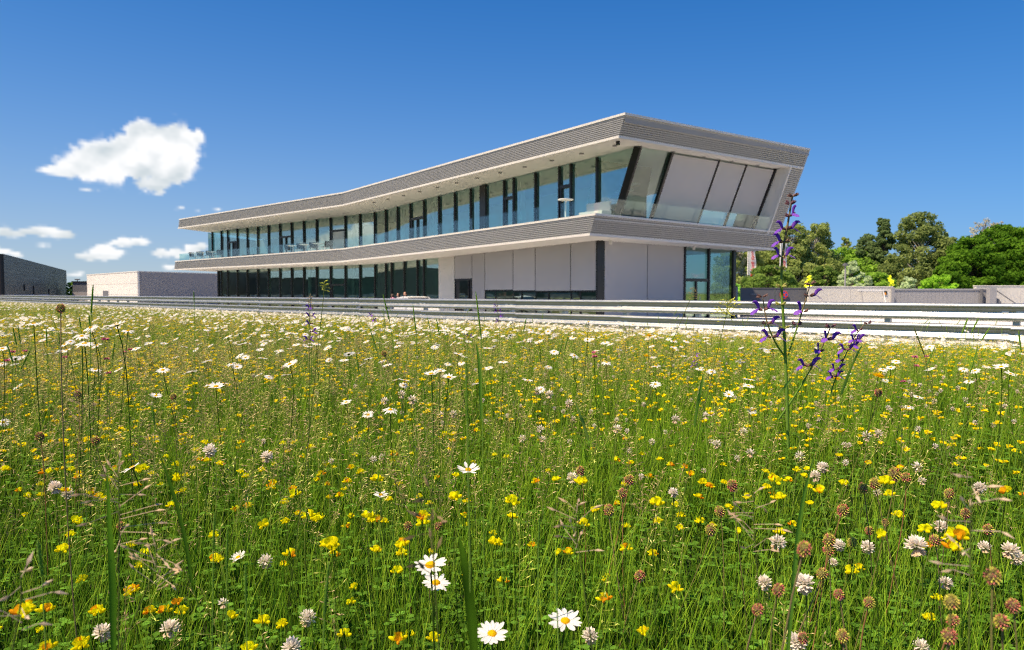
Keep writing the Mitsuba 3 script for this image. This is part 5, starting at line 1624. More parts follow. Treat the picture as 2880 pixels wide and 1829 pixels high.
CLO = [(865, 1740, 50, 0), (820, 1822, 58, 0), (478, 1770, 56, .25), (290, 1780, 54, .1), (747, 1580, 42, 0), (750, 1345 - 60, 36, 0), (590, 1268, 40, 0), (628, 1697, 32, 0), (155, 1372, 40, .5), (190, 1390, 36, .1), (1660, 1790, 50, 0), (1610, 1345, 34, 0), (2187, 1528, 48, 0), (2578, 1537, 62, .1), (2262, 1643, 62, .1), (2240, 1808, 58, .1), (2150, 1640, 44, .4), (2590, 1820, 46, 0), (2842, 1550, 50, .3), (2860, 1570, 46, .4), (2770, 1540, 36, .1), (2440, 1540, 40, .1), (2755, 1372, 36, .1), (2292, 1340, 34, .2), (2315, 1315, 34, 0), (2250, 1283, 28, 0), (2110, 1275, 28, 0), (2580, 1314, 32, 0), (2378, 1302, 20, 0), (2645, 1480, 36, .1), (2360, 1535, 36, 0), (2660, 1640, 38, .3),
       (1900, 1180, 28, .4), (1520, 1208, 26, .1), (1468, 1235, 26, .5), (1985, 1170, 24, .3), (2470, 1220, 28, .3), (2438, 1228, 30, .4), (1160, 1125, 30, .4), (1130, 1110, 26, .5), (1082, 1128, 24, .4), (1240, 1168, 22, .3), (1275, 1165, 24, .3), (1600, 1135, 26, .3), (1545, 1110, 26, .3), (1512, 1100, 24, .3), (2090, 1215, 26, 0), (2015, 1250, 28, .1), (1735, 1207, 28, .1)]
cl_n = 0


def clover(P, q, r, pink, detail, label=None):
    global cl_n
    if detail and not label:
        label = where('c', 'round white clover head', P)
    k = thing('clover_flower', label or ('round white clover head in the foreground grass' if detail else 'pale pinkish clover head in the middle meadow'), 'flower', None if label else ('white clover heads of the foreground' if detail else 'pale clover heads of the middle meadow'))
    n = np.array([q.normal() * .25, q.normal() * .25 - .15, 1.0])
    fl, core = clover_parts(P, n, r, q, 58 if detail else 26, pink)
    put_part('florets', cat(fl), k); put_part('core', core, k)
    put_part('stem', stalk(np.asarray(P) - n / np.linalg.norm(n) * r * .3, n, q, .0011, (.08, .14, .03), .03, 4 if detail else 3), k, 'm_plant')
    cl_n += 1


for px, py, w, pink in CLO:
    q = np.random.default_rng(px * 5 + py); Y = .027 * F_PX / w; Y = float(np.clip(settle(px, py, q.uniform(.18, .27)) or Y, Y * .8, Y * 1.35)); P = at(px, py, Y)
    for _ in range(40):
        if P[2] > float(zg(P[0], P[1])) + .06:
            break
        Y *= .97; P = at(px, py, Y)
    clover(P, q, w * Y / F_PX / 2, pink, w > 33)
cand = []
for y0, y1, dens in ((1.3, 2.0, 6), (2.0, 3.2, 16), (3.2, 6.5, 20), (6.5, 12, 9)):
    n = int(dens * area(y0, y1)); p = sample(n, y0, y1)
    keep = R_.uniform(0, 1, n) < np.clip((patch(p, .9, 21) - .3) * 3, .08, 1) * np.clip(.75 + .9 * p[:, 0] / p[:, 1], .2, 1)
    cand.append(p[keep])
cand = np.vstack(cand); cand = cand[np.argsort(np.hypot(cand[:, 0], cand[:, 1]))]
far_c = []
for i, p in enumerate(cand):
    q = np.random.default_rng(i + 50000)
    P = np.r_[p, zg(p[0], p[1]) + q.uniform(.16, .32)]
    if cl_n < 298:
        clover(P, q, q.uniform(.010, .0135), q.uniform(.1, .8), p[1] < 2.0)
    else:
        far_c.append(P)
if far_c:
    fp = np.array(far_c)
    parts = [stamp(cheap_head(60 + k, 14, .0135, (.92, .86, .76), (.84, .62, .54), .22), fp[k::4], R_.uniform(0, 6.28, len(fp[k::4])), R_.uniform(.85, 1.15, len(fp[k::4]))) for k in range(4)]
    v, f, c = cat(parts)
    tag(put('distant_clover', (v, f), 'm_petal', color=c), 'pale clover heads farther back in the meadow', 'flowers', kind='stuff')


# ---- salad burnet: knobbly egg shaped heads on brown stems
def burnet(P, r, q, foot, red, label, group=None, tall=1.25):
    k = thing('burnet_head', label, 'seed head', group); tall = q.uniform(1.15, 1.5)
    n = np.asarray(P) - np.r_[foot, zg(*foot)]; n = n / np.linalg.norm(n) + q.normal(0, .12, 3)
    a, b, n = frame(n); parts = []
    N = 80; ga = math.pi * (3 - math.sqrt(5))
    for i in range(N):
        z = 1 - 2 * (i + .5) / N; rr = math.sqrt(1 - z * z); th = i * ga
        d = a * math.cos(th) * rr + b * math.sin(th) * rr + n * z * tall
        col = mix3((.58, .60, .10), (.52, .17, .14), 1.0 if q.uniform() < red * .8 else q.uniform(0, .35)) * q.uniform(.55, 1.35)
        parts.append(spikelet(np.asarray(P) + d * r * .62, d + n * .25, r * .46 * q.uniform(.8, 1.25), r * .17, col))
    core = blob(np.asarray(P), np.array([.72, .72, .72 * tall]) * r, np.array([.26, .20, .09]), [a, b, n], q)
    put_part('seeds', cat(parts), k, 'm_plant'); put_part('core', core, k, 'm_plant')
    put_part('stem', stalk(np.asarray(P) - n * r * tall * .8, n, q, .0010, mix3((.22, .22, .06), (.36, .20, .13), q.uniform()), foot=foot), k, 'm_plant', True)


BUR = [(171, 868, 28, 120, 1010, .35, 'single greenish brown burnet head on a tall stem at the left, near the barrier'), (2262, 1545, 46, 2200, 1829, .6, 'large red brown burnet head standing over the clover in the right foreground'), (2132, 1715, 38, 2165, 1829, .75, 'reddish burnet head low in the right foreground, leftmost of its group'), (2190, 1660, 40, 2205, 1829, .7, 'dusty pink burnet head beside the white clover, right foreground'),
       (2360, 1672, 34, 2265, 1829, .8, 'dark red burnet head on a slanted brown stem'), (2445, 1695, 36, 2470, 1829, .35, 'greenish burnet head low between clover leaves'), (2370, 1790, 40, 2375, 1829, .15, 'yellow green burnet head near the lower edge'), (2258, 1795, 34, 2245, 1829, .6, 'burnet head touching a white clover head at the lower edge'), (2670, 1790, 46, 2670, 1829, .75, 'dark red burnet head at the lower edge near the right corner'), (2680, 1745, 40, 2690, 1829, .55, 'brownish burnet head above the dark red one near the right corner'), (2676, 1695, 46, 2690, 1829, .1, 'pale green burnet head near the right corner'), (2792, 1622, 50, 2796, 1829, .6, 'blunt brown burnet head on a thick green stem near the right edge'), (2817, 1750, 46, 2790, 1829, .6, 'rusty burnet head close to the lower right corner'), (2850, 1705, 42, 2860, 1829, .7, 'purplish burnet head at the right edge'),
       (2312, 1615, 36, 2330, 1760, .3, ''), (2332, 1520, 40, 2340, 1700, .3, ''), (2330, 1548, 36, 2345, 1700, .4, ''), (2397, 1527, 32, 2400, 1700, .1, ''), (2370, 1435, 36, 2380, 1600, .6, ''), (2445, 1493, 28, 2440, 1640, .5, ''), (2490, 1470, 22, 2490, 1600, .7, ''), (2364, 1597, 26, 2370, 1700, .5, ''), (2515, 1335, 38, 2530, 1500, .3, ''), (2548, 1344, 34, 2520, 1500, .4, ''), (2460, 1362, 34, 2455, 1500, .3, ''), (2428, 1374, 32, 2440, 1500, .4, ''), (2220, 1340, 34, 2280, 1500, .5, ''), (2060, 1366, 36, 2050, 1560, .6, ''), (2025, 1440, 34, 2010, 1600, .4, ''), (1998, 1490, 34, 1990, 1640, .4, ''), (2670, 1390, 32, 2665, 1500, .3, ''), (2630, 1520, 36, 2620, 1700, .6, ''), (2715, 1445, 32, 2720, 1600, .5, ''), (2780, 1490, 34, 2790, 1620, .4, ''),
       (1712, 1435, 34, 1705, 1600, .5, ''), (1770, 1350, 34, 1790, 1560, .6, ''), (1750, 1388, 30, 1760, 1560, .5, ''), (1633, 1325, 28, 1640, 1480, .5, ''), (1800, 1620, 36, 1790, 1800, .7, ''), (340, 1480, 28, 350, 1600, .3, ''), (268, 1240, 28, 265, 1400, .5, ''), (50, 1232, 28, 60, 1400, .6, ''), (112, 1228, 28, 120, 1400, .6, ''), (220, 1110, 22, 215, 1250, .3, ''), (488, 1116, 20, 485, 1250, .3, ''), (530, 970, 20, 505, 1200, .6, ''), (1080, 995, 18, 1085, 1100, .3, ''), (2470, 1105, 24, 2440, 1250, .6, ''), (1148, 1480, 28, 1150, 1600, .5, ''), (1233, 1480, 26, 1235, 1600, .6, '')]
for px, py, w, fx, fy, red, lab in BUR:
    q = np.random.default_rng(px + py * 11); Y = .0165 * F_PX / w; Y = min(Y, 3.2 if py > 1000 else 1.6)
    if not lab:
        if q.uniform() < .25:
            continue
        Y = min(settle(px, py, q.uniform(.22, .34)) or Y, .024 * F_PX / w)
    P = at(px, py, Y)
    for _ in range(40):
        if P[2] > float(zg(P[0], P[1])) + .06:
            break
        Y *= .97; P = at(px, py, Y)
    foot = np.array([P[0] + (fx - px) * Y / F_PX * 1.3 + q.normal() * .05, P[1] + q.uniform(-.03, .10)])
    lab = lab or where('b', 'knobbly burnet head', P)
    burnet(P, w * Y / F_PX * .44, q, foot, red, lab or 'knobbly brownish burnet head between the meadow flowers', None if lab else 'burnet heads among the flowers')


# ---- dense seed spikes of timothy and dog's-tail grass
def spike(top, bot, foot, Y, wpx, label, group=None, cols=((.16, .33, .03), (.42, .56, .09)), n=None, Yb=None, comb=False):
    q = np.random.default_rng(int(top[0] * 3 + top[1]))
    k = thing('grass_spike', label, 'grass', group)
    A, Bq = at(*top, Y), at(*bot, Yb or Y)
    ax = A - Bq; L = np.linalg.norm(ax); ax /= L; a, b, _ = frame(ax)
    r = .62 * wpx * Y / F_PX / 2
    N = n or int(np.clip(L / .0011, 50, 150)); parts = []
    for i in range(N):
        t = (i + .5) / N; th = i * 2.4 if not comb else (i % 2) * math.pi + q.normal() * .35
        d = a * math.cos(th) + b * math.sin(th)
        env = min(1, 5 * (1 - t), .55 + 6 * t) * q.uniform(.85, 1.1)
        o = Bq + ax * L * t + d * r * .25
        parts.append(spikelet(o, d * .75 + ax * q.uniform(.7, 1.2), r * 1.35 * env, r * .36, mix3(cols[0], cols[1], q.uniform())))
    core = ctube([Bq + ax * L * t for t in (0, .1, .5, .9, 1.0)], np.array([.3, .62, .68, .5, .15]) * r, cols[0], 7)
    put_part('spikelets', cat(parts), k, 'm_plant'); put_part('core', core, k, 'm_plant', True)
    F = at(*foot, Y) if len(foot) == 2 else np.asarray(foot)
    fz = float(zg(F[0], F[1]))
    if F[2] < fz:
        F[2] = fz
    low = np.r_[F[:2] + (F - Bq)[:2] * (F[2] - fz) / max(Bq[2] - F[2], .03), fz] if F[2] > fz + .01 else F
    mid = (F + Bq) / 2
    st = ctube([low, F, mid + (Bq - F) * .02, Bq], max(.0007, r * .16), mix3(cols[0], cols[1], .3), 5)
    put_part('stem', st, k, 'm_plant', True)


SPK = [((1077, 828), (1096, 905), (1118, 1060), 1.35, 9, 'tall dense green grass spike rising over the barrier, left one of two'), ((1161, 856), (1171, 944), (1170, 1150), 1.45, 9, 'upright dense green grass spike right of the taller spike'),
       ((1338, 820), (1354, 956), (1357, 1200), 1.3, 10, 'slender loose grass spike in front of the doorway'), ((1041, 925), (1061, 992), (1095, 1110), 1.6, 8, 'leaning green spike with a brown head beside it'), ((262, 800), (256, 885), (252, 1080), 1.6, 10, 'tall twisted green grass spike at the left before the pale annex'),
       ((1311, 1000), (1314, 1185), (1316, 1300), .62, 18, 'thick blurred grass spike close to the camera, right of the daisy trio'), ((1000, 985), (1010, 1052), (1015, 1150), 1.9, 8, ''), ((1227, 895), (1236, 945), (1240, 1010), 2.2, 8, ''), ((1202, 892), (1210, 930), (1218, 1000), 2.4, 6, ''), ((1586, 945), (1572, 1000), (1560, 1080), 2.2, 7, ''), ((1600, 935), (1588, 985), (1585, 1060), 2.2, 7, ''), ((1480, 895), (1472, 935), (1465, 1000), 2.4, 7, ''), ((1190, 1075), (1194, 1125), (1196, 1200), 2.0, 8, ''), ((1212, 1075), (1216, 1130), (1216, 1200), 1.9, 8, ''),
       ((428, 1140), (434, 1195), (434, 1290), 1.7, 10, ''), ((36, 920), (46, 970), (50, 1050), 2.2, 8, ''), ((50, 915), (57, 965), (62, 1050), 2.2, 7, ''), ((130, 922), (132, 975), (134, 1060), 2.2, 7, ''), ((165, 935), (167, 970), (168, 1050), 2.3, 7, ''), ((222, 890), (228, 925), (230, 1000), 2.4, 7, ''), ((250, 885), (253, 920), (254, 1000), 2.4, 7, ''), ((322, 965), (316, 1010), (312, 1080), 2.2, 8, ''), ((20, 970), (36, 1020), (44, 1100), 2.0, 9, ''), ((85, 985), (58, 1040), (40, 1100), 2.0, 8, ''),
       ((545, 820), (546, 850), (547, 940), 2.0, 7, ''), ((2865, 930), (2872, 990), (2850, 1080), 1.6, 10, 'grass spike cut by the right picture edge in front of the guard rail'), ((106, 1518), (118, 1622), (122, 1700), .78, 22, 'blurred green grass spike in the lower left foreground'), ((1517, 1450), (1514, 1540), (1512, 1829), .95, 13, 'yellow green upright spike in the centre foreground'), ((1563, 1590), (1566, 1690), (1570, 1800), .75, 18, 'blurred grass spike in front of the right lower daisy'), ((925, 1580), (912, 1735), (908, 1829), .62, 24, 'blurred dark green spike left of the two overlapping daisies'), ((604, 1440), (600, 1545), (598, 1700), .8, 14, ''), ((640, 1480), (638, 1600), (637, 1750), .8, 14, ''), ((690, 1590), (692, 1690), (694, 1800), .78, 16, ''),
       ((2630, 815 + 160), (2606, 1030), (2590, 1120), 1.9, 8, ''), ((2750, 975), (2728, 1050), (2715, 1150), 1.8, 9, ''), ((2570, 920), (2600, 1000), (2655, 1250), 1.4, 8, 'dark slender seed spike on a long leaning stem right of the purple flowers'), ((2722, 895), (2705, 940), (2695, 1000), 2.2, 9, ''), ((2752, 895), (2733, 935), (2720, 1000), 2.2, 8, ''), ((2785, 920), (2760, 958), (2745, 1010), 2.3, 8, ''), ((2790, 1070), (2765, 1120), (2750, 1200), 1.8, 10, '')]
for top, bot, foot, Y, w, lab in SPK:
    brown = lab.startswith('dark slender')
    lab = lab or where('s', 'green seed spike', at(*top, Y)) or ''
    spike(top, bot, foot, Y, w, lab or 'green grass seed spike standing over the meadow', None if lab else 'green seed spikes of the meadow', ((.12, .17, .05), (.32, .34, .15)) if brown else ((.15, .30, .03), (.45, .58, .09)), comb=bool(top[0] % 2))
for i in range(85):                                               # the same spikes farther back, against the barrier
    q = np.random.default_rng(i + 700)
    px = q.uniform(20, 2870); Y = q.uniform(3.0, 8.0)
    P = at(px, 826, Y)
    if before_rail(P[0], P[1]) < .3:
        continue
    z0 = float(zg(P[0], P[1])); H = q.uniform(.48, .66)
    pyt = lambda z: 826 + (EYE[2] - z) / Y * F_PX * 1.0
    dx = q.normal() * 6
    spike((px + dx, pyt(z0 + H)), (px, pyt(z0 + H - q.uniform(.05, .075))), (px - dx, pyt(z0 + H - .2)), Y, max(4, .008 * F_PX / Y), 'small distant green seed spike before the guard rail', 'small seed spikes far back in the meadow', ((.24, .36, .05), (.58, .62, .18)), n=26)


# ---- meadow sage
def corolla(o, d, s, q, open_=1.0):
    """two lipped flower: a tube, a sickle shaped hood, and a hanging three lobed lower lip"""
    d = np.asarray(d, float) / np.linalg.norm(d)
    upz = np.array([0, 0, 1.0]); side = np.cross(d, upz); side /= np.linalg.norm(side); up = np.cross(side, d)
    c1, c2 = np.array([.13, .035, .46]), np.array([.32, .13, .66])
    pts = [o + (d * x + up * y) * s for x, y in ((0, 0), (.18, .05), (.34, .28), (.52, .52), (.76, .66), (1.0, .64), (1.18, .50))]
    wid = np.array([.09, .12, .15, .18, .18, .13, .03]) * s
    tall = np.array([.09, .14, .19, .22, .20, .13, .03]) * s
    P = np.array(pts); t = np.gradient(P, axis=0); t /= np.linalg.norm(t, axis=1, keepdims=True)
    nn = np.cross(side, t)
    ang = np.arange(8) * 2 * np.pi / 8
    v = P[:, None] + np.cos(ang)[None, :, None] * side * wid[:, None, None] * .62 + np.sin(ang)[None, :, None] * nn[:, None] * tall[:, None, None]
    i, j = np.meshgrid(np.arange(6), np.arange(8), indexing='ij'); k = (j + 1) % 8
    f = np.stack([i * 8 + j, i * 8 + k, (i + 1) * 8 + k, (i + 1) * 8 + j], -1).reshape(-1, 4)
    f = np.vstack([f[:, [0, 1, 2]], f[:, [0, 2, 3]]])
    hood = (v.reshape(-1, 3), f, np.repeat(np.array([mix3(c1, c2, x) for x in (.2, .5, .7, .4, .3, .2, .1)]), 8, 0))
    lip = []
    base = o + (d * .22 + up * .02) * s
    for lx, ly, w, L in ((0, -.1, .38, .66), (-.26, 0, .20, .42), (.26, 0, .20, .42)):
        ts = np.linspace(0, 1, 5)
        cen = np.array([base + (d * (.62 * t_ * L / .5) + side * lx * t_ - up * (.08 * t_ + .55 * t_ ** 2 * L / .5)) * s for t_ in ts])
        ww = np.interp(ts, [0, .5, .8, 1], [.3, .7, 1, .55]) * w * s
        vv = np.vstack([cen - side * ww[:, None], cen + up * .03 * s, cen + side * ww[:, None]])
        ii = np.arange(4)
        ff = np.vstack([np.c_[ii, ii + 1, ii + 6], np.c_[ii, ii + 6, ii + 5], np.c_[ii + 5, ii + 6, ii + 11], np.c_[ii + 5, ii + 11, ii + 10]])
        lip.append((vv, ff, np.tile(mix3(c1, c2, .6 + .3 * q.uniform()), (15, 1)) * np.repeat(np.tile([.8, .95, 1, 1.1, 1.1], 3)[:, None], 3, 1)))
    sty = ctube([P[5], P[6] + (d * .12 - up * .1) * s], .008 * s, (.3, .12, .5), 3)
    return cat([hood] + lip + [sty])


def calyx(o, d, s, q, green):
    d = np.asarray(d, float) / np.linalg.norm(d)
    col = mix3((.24, .12, .14), (.50, .52, .14), green) * q.uniform(.8, 1.2)
    a, b, _ = frame(d); ang = np.arange(7) * 2 * np.pi / 7
    rings = []
    for x, r in ((0, .03), (.14, .10), (.32, .12), (.46, .09)):
        rings.append(o + d * x * s + r * s * (np.cos(ang)[:, None] * a + np.sin(ang)[:, None] * b))
    tips = o + d * .46 * s + (.16 * s) * (np.cos(ang)[:, None] * a + np.sin(ang)[:, None] * b) + d * .16 * s * q.uniform(.6, 1.3, (7, 1))
    v = np.vstack(rings); f = []
    for i in range(3):
        for j in range(7):
            k = (j + 1) % 7; f += [[i * 7 + j, i * 7 + k, (i + 1) * 7 + k], [i * 7 + j, (i + 1) * 7 + k, (i + 1) * 7 + j]]
    nb = len(v); v = np.vstack([v, tips])
    f += [[21 + j, 21 + (j + 1) % 7, nb + j] for j in range(0, 7, 1)]
    return v, np.array(f), np.tile(col, (len(v), 1))


def sage(label, Y, stems, group=None, s=.0165):
    """stems: (list of pixel points from foot to tip, radius, list of whorls (pixel x, y, [flower directions in the picture: -1 left, 1 right, 0 towards us, 'c' no flower], green))"""
    key = thing('sage_plant', label, 'flower', group)
    q = np.random.default_rng(len(label) * 31 + int(stems[0][0][0][0]))
    for pts, rad, whorls in stems:
        P = np.array([at(x, y, Y + dy) for x, y, dy in pts])
        tt = np.linspace(0, 1, 14); src = np.linspace(0, 1, len(P))
        cur = np.c_[[np.interp(tt, src, P[:, k]) for k in range(3)]].T
        for _ in range(3):
            cur[1:-1] = (cur[:-2] + 2 * cur[1:-1] + cur[2:]) / 4
        cols = np.array([mix3((.20, .36, .06), (.26, .14, .16), np.clip((t_ - .35) * 2.2, 0, 1)) for t_ in tt])
        put_part('stem', ctube(cur, np.linspace(rad, rad * .5, 14), cols, 7), key, 'm_plant', True)
        for wx_, wy_, fl, green in whorls:
            near = cur[np.argmin(np.abs((at(wx_, wy_, Y) - cur) @ np.array([.3, 0, 1])))]
            o = at(wx_, wy_, near[1])
            cal = []
            dirs = [np.array([c_, sn, .12]) for c_, sn in ((1, .2), (-1, -.2), (.4, -1), (-.5, 1.0), (.7, .8))]
            for d in dirs[: q.integers(4, 6)] + [np.array([.85, -.5, .4]), np.array([-.8, -.55, -.1])]:
                cal.append(calyx(o + d * .0016, d + q.normal(0, .2, 3) + [0, 0, .25], s * 1.05, q, green))
            put_part('calyx_whorl', cat(cal), key, 'm_plant')
            for x in fl:
                if x == 'c':
                    continue
                d = np.array([float(x), -.35 if x else -1.0, .18]) if x else np.array([.12, -1, .35])
                put_part('blossom', corolla(o + d / np.linalg.norm(d) * s * .42, d, s * q.uniform(.92, 1.12), q), key, 'm_petal', True)
    return key


SM = [([(2217, 1260, .02), (2214, 1090, .01), (2206, 900, 0), (2196, 820, 0), (2194, 740, 0), (2206, 680, 0), (2218, 620, 0), (2225, 570, 0), (2229, 552, 0)], .0031,
       [(2230, 553, ['c'], .1), (2222, 574, ['c'], 0), (2222, 609, [0], 0), (2212, 646, [-1, 1], 0), (2205, 682, [-1], .2), (2198, 722, [-.6, .5], .5), (2193, 757, ['c'], .7), (2197, 807, ['c'], .8), (2195, 857, ['c'], .9), (2204, 925, ['c'], .9)]),
      ([(2210, 1006, .01), (2186, 975, 0), (2164, 930, -.01), (2152, 890, -.01), (2146, 840, -.01)], .0019, [(2143, 836, ['c'], .1), (2147, 872, [-1, .35], .1), (2156, 912, [1, 'c'], .1), (2170, 950, [-1, .8], .1)]),
      ([(2216, 1000, 0), (2236, 940, .01), (2252, 890, .01), (2270, 830, .01), (2278, 800, .01)], .0018, [(2279, 800, ['c'], .1), (2276, 834, [1], .1), (2258, 878, [-.4, 'c'], .1), (2240, 913, ['c'], 0)])]
sage('tall purple sage with branched stem rising in front of the building\'s right end', 1.30, SM)
SB = [([(2190, 1180, .04), (2240, 1110, .02), (2285, 1030, .01), (2310, 980, 0), (2324, 950, 0), (2334, 925, 0)], .0022, [(2336, 920, ['c'], 0), (2326, 957, [-.3, 1], 0), (2302, 990, [-.2, 'c'], 0), (2270, 1030, [-1, .8], .1)])]
sage('smaller purple sage leaning right, in front of the meadow flowers', 1.34, SB)
SC = [([(2330, 1130, .03), (2350, 1060, .02), (2378, 1000, .01), (2400, 950, .01), (2432, 910, 0)], .0020, [(2440, 910, ['c'], 0), (2415, 930, [-.8], 0), (2405, 958, [-.6, 1, 0], 0), (2395, 975, [0, .8], 0), (2380, 985, [-1, .6], 0), (2362, 1015, [-.3], 0), (2350, 1040, [.8, -.5], 0), (2345, 1060, [-.8, .6], 0)])]
sage('dense purple sage spike at the right of the tall sage, slightly blurred', 1.85, SC, s=.0165)
for px, py0, py1, lab in ((873, 862, 965, 'far purple sage spike in the left middle meadow'), (1047, 882, 912, 'tiny purple sage far back left of the centre'), (1402, 856, 905, 'faint far purple sage right of the slender grass spike'), (1955, 995, 1040, 'small purple sage among the daisies right of the centre'), (1318, 940, 960, 'tiny purple sage just above the centre meadow')):
    q = np.random.default_rng(px)
    Y = 3.2 if py1 - py0 > 80 else 4.6
    wh = [(px + q.normal() * 3, y, [q.choice([-1, .8, 0]), q.choice([-.8, 1])], .1) for y in np.arange(py0 + 6, py1, 22 if Y < 4 else 14)]
    sage(lab, Y, [([(px + 4, py1 + 110, .02), (px + 2, py1, 0), (px - 2, (py0 + py1) / 2, 0), (px - 6, py0 - 18, 0)], .0018, wh)], s=.017)


# ---- a few single plants
def hawkbit(px, py, w, label, dia=.034):
    q = np.random.default_rng(px + py); Y = dia * F_PX / w; P = at(px, py, Y); n = np.array([.1, -.3, 1.0])
    k = thing('hawkbit_flower', label, 'flower')
    rays = []
    for ring, (np_, L) in enumerate(((20, 1.0), (16, .74), (12, .45))):
        for i in range(np_):
            pt = petal(dia / 2 * L * q.uniform(.9, 1.08), dia * .1, np.array([.84, .56, .006]) * q.uniform(.92, 1.05), 2, .05 - ring * .35)
            a = 2 * np.pi * (i + q.normal() * .15) / np_; v = pt[0] + [0, 0, ring * .0012]
            rays.append(orient((np.c_[v[:, 0] * math.cos(a) - v[:, 1] * math.sin(a), v[:, 0] * math.sin(a) + v[:, 1] * math.cos(a), v[:, 2]], pt[1], pt[2]), P, n))
    put_part('rays', cat(rays), k); put_part('stem', stalk(P, n, q, .0012), k, 'm_plant', True)


hawkbit(2471, 1058, 30, 'bright yellow hawkbit flower right of the purple sage')
hawkbit(2352, 1066, 18, 'orange yellow hawkbit flower below the dense sage spike', .026)
hawkbit(1826, 945, 16, 'yellow hawkbit flower standing before the barrier right of the centre', .03)
hawkbit(1818, 1002, 14, 'small yellow hawkbit flower just below the one before the barrier', .028)


def panicle_at(px, py, footpx, Y, label, cols, H=.10, n=26, L=.008, spread=.03):
    """open grass head whose middle shows at px, py"""
    q = np.random.default_rng(px * 3 + py); k = thing('grass_panicle', label, 'grass')
    A = at(px, py, Y); parts = []
    stem_top = A + [0, 0, H * .45]; F = at(*footpx, Y); fz = float(zg(F[0], F[1]))
    if F[2] > fz:
        F = np.r_[F[:2] + (F - A)[:2] * (F[2] - fz) / max(A[2] - F[2], .05), fz]
    for i in range(n):
        t = (i + .5) / n; o = A + [0, 0, H * (t - .5)]; ang = q.uniform(0, 6.28)
        d = np.array([math.cos(ang), math.sin(ang) * .6, q.uniform(-.3, .9)]); d /= np.linalg.norm(d)
        tip = o + d * spread * math.sin(math.pi * min(1, .25 + t * .7)) * q.uniform(.5, 1.1)
        parts.append(ctube([o, tip], .0004, cols[0], 3))
        parts.append(spikelet(tip, d + [0, 0, q.uniform(-.6, .5)], L * q.uniform(.8, 1.2), L * .14, mix3(cols[0], cols[1], q.uniform())))
    put_part('spikelets', cat(parts), k, 'm_plant')
    put_part('stem', ctube([F, mix3(F, A, .5) + [.004, 0, 0], A, stem_top], [.0010, .0009, .0007, .0004], (.12, .17, .04), 5), k, 'm_plant', True)


YG = ((.46, .54, .08), (.72, .74, .2)); PK = ((.66, .48, .38), (.74, .64, .36))
panicle_at(2046, 872, (1985, 1120), 1.35, 'fluffy yellow green grass head left of the tall purple sage', YG, .034, 46, .008, .024)
panicle_at(1948, 826, (1890, 960), 1.9, 'straw coloured grass head leaning in front of the entrance glass', ((.40, .32, .15), (.5, .42, .2)), .035, 22, .007, .010)
panicle_at(913, 805, (895, 960), 1.5, 'yellow green grass head on a bright stem before the dark lower glazing', YG, .022, 16, .007, .007)
panicle_at(872, 845, (870, 960), 2.0, 'pale pinkish grass head just above the far purple sage', ((.42, .33, .2), (.5, .4, .28)), .03, 20, .008, .006)
panicle_at(335, 1420, (330, 1700), .80, 'blurred loose grass head with purplish spikelets, upper one at the left', PK, .10, 20, .013, .040)
panicle_at(440, 1590, (340, 1820), .76, 'blurred loose grass head with yellowish and purplish spikelets, lower one at the left', PK, .06, 20, .013, .036)
panicle_at(1620, 1490, (1660, 1820), .80, 'loose purplish grass head right of the centre foreground', PK, .06, 12, .014, .035)
panicle_at(2120, 1470, (2140, 1829), .85, 'loose yellowish grass head left of the large burnet head', PK, .08, 16, .013, .035)
panicle_at(2730, 1480, (2720, 1829), .62, 'very blurred pale grass head in the right foreground', ((.70, .60, .44), (.78, .70, .46)), .10, 12, .013, .035)
panicle_at(60, 1690, (30, 1829), .60, 'very blurred purplish grass head in the lower left corner', ((.66, .46, .42), (.72, .54, .46)), .06, 9, .015, .03)
panicle_at(1215, 1500, (1230, 1829), .66, 'blurred brownish grass head above the two overlapping daisies', ((.20, .17, .07), (.34, .25, .16)), .09, 11, .016, .02)
panicle_at(2560, 1120, (2480, 1300), 1.9, 'drooping straw coloured grass head right of the bright yellow flower', ((.42, .33, .17), (.52, .43, .27)), .08, 22, .012, .03)
panicle_at(2330, 1180, (2250, 1330), 1.6, 'straw coloured grass head bent over below the purple sage', ((.42, .33, .17), (.52, .43, .27)), .07, 24, .012, .035)
panicle_at(230, 1160, (235, 1330), 1.7, 'loose straw coloured grass head in the left middle meadow', ((.42, .33, .19), (.52, .42, .28)), .10, 28, .012, .045)


def broad_blade(pts, Y, w, label, col=(.05, .13, .018)):
    k = thing('broad_grass', label, 'grass')
    P = np.array([at(x, y, Y + dy) for x, y, dy in pts]); src = np.linspace(0, 1, len(P)); tt = np.linspace(0, 1, 12)
    cur = np.c_[[np.interp(tt, src, P[:, j]) for j in range(3)]].T
    for _ in range(2):
        cur[1:-1] = (cur[:-2] + 2 * cur[1:-1] + cur[2:]) / 4
    t = np.gradient(cur, axis=0); t /= np.linalg.norm(t, axis=1, keepdims=True)
    s = np.cross(t, [.25, -1.0, .1]); s /= np.linalg.norm(s, axis=1, keepdims=True); nn = np.cross(s, t)
    ww = (w * Y / F_PX / 2 * np.interp(tt, [0, .2, .6, .9, 1], [.7, 1, .9, .4, .02]))[:, None]
    v = np.vstack([cur - s * ww + nn * ww * .35, cur, cur + s * ww + nn * ww * .35]); i = np.arange(11)
    f = np.vstack([np.c_[i, i + 1, i + 13], np.c_[i, i + 13, i + 12], np.c_[i + 12, i + 13, i + 25], np.c_[i + 12, i + 25, i + 24]])
    c = np.vstack([np.tile(col, (12, 1)), np.tile(np.asarray(col) * 1.35, (12, 1)), np.tile(col, (12, 1))])
    put_part('blade', (v, f, c), k, 'm_plant', True)


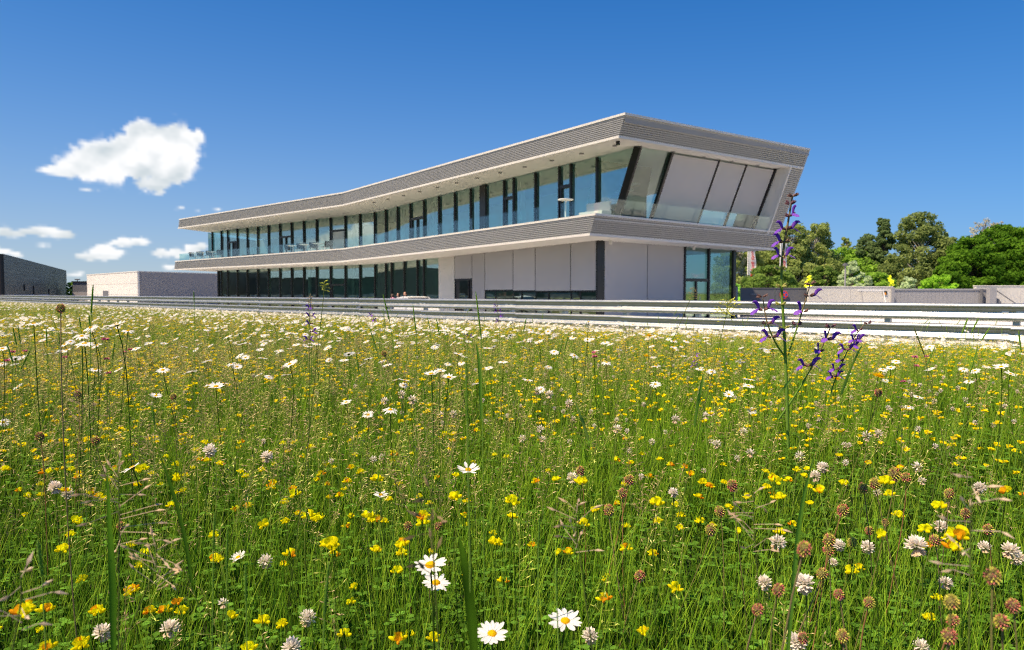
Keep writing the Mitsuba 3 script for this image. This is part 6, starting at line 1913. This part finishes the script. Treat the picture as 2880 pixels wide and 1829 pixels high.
broad_blade([(1335, 1850, -.02), (1322, 1700, 0), (1308, 1590, 0), (1290, 1505, .02)], .62, 30, 'broad blurred green blade rising from the lower edge beside the big daisy', (.030, .085, .012))
broad_blade([(2365, 1110, .05), (2385, 1050, .03), (2405, 1005, 0), (2427, 968, 0)], 1.30, 11, 'broad bluish green blade right of the leaning sage', (.15, .33, .09))
broad_blade([(2170, 1130, .05), (2200, 1095, 0), (2222, 1070, 0), (2230, 1062, 0)], 1.25, 9, 'short broad green blade at the foot of the tall sage', (.19, .36, .06))
broad_blade([(1952, 1200, .05), (1962, 1130, 0), (1972, 1085, 0), (1978, 1052, 0)], 1.6, 10, 'upright green blade below the fluffy grass head', (.16, .32, .04))
broad_blade([(1655, 1240, .05), (1640, 1190, 0), (1625, 1150, 0), (1618, 1130, 0)], 1.5, 9, 'bent green blade in the pale clover right of the daisy trio', (.14, .28, .10))
broad_blade([(2215, 1829, 0), (2236, 1560, 0), (2256, 1400, 0), (2290, 1280, 0)], .85, 16, 'long green blade slanting past the large burnet head', (.14, .30, .03))
broad_blade([(320, 1829, 0), (318, 1640, 0), (312, 1540, 0), (300, 1300, .02)], .72, 20, 'long blurred green blade in the left foreground', (.07, .18, .018))
broad_blade([(540, 1640, 0), (520, 1500, 0), (480, 1360, 0), (442, 1260, 0)], .80, 11, 'thin dark green blade slanting left in the left foreground', (.06, .15, .018))
broad_blade([(1353, 1180, 0), (1350, 1060, 0), (1345, 1000, 0), (1338, 960, 0)], 1.35, 9, 'green blade along the stem of the slender spike', (.13, .28, .03))

# pink vetch and clover heads at the left and right of the middle meadow
for px, py, w in ((296, 955, 18), (35, 990, 14), (20, 1015, 16), (70, 988, 12), (182, 1005, 12), (366, 984, 12), (300, 1010, 14), (350, 990, 10), (2573, 1005, 16), (2606, 1003, 12), (2578, 1030, 14), (2540, 1073, 14), (1672, 1004, 16), (1670, 992, 12), (305, 1050, 14)):
    q = np.random.default_rng(px * 17 + py); Y = .018 * F_PX / w; P = at(px, py, Y)
    for _ in range(60):
        if P[2] > float(zg(P[0], P[1])) + .1:
            break
        Y *= .97; P = at(px, py, Y)
    k = thing('pink_flower', 'small pink clover like flower in the middle meadow', 'flower', 'pink flowers of the middle meadow')
    hd = cheap_head(px, 22, w * Y / F_PX / 2 * 1.1, (.62, .16, .27), (.70, .30, .36), .26)
    put_part('florets', (hd[0] + P, hd[1], hd[2]), k); put_part('stem', stalk(P, [0, 0, 1], q, .0009, sides=3), k, 'm_plant')
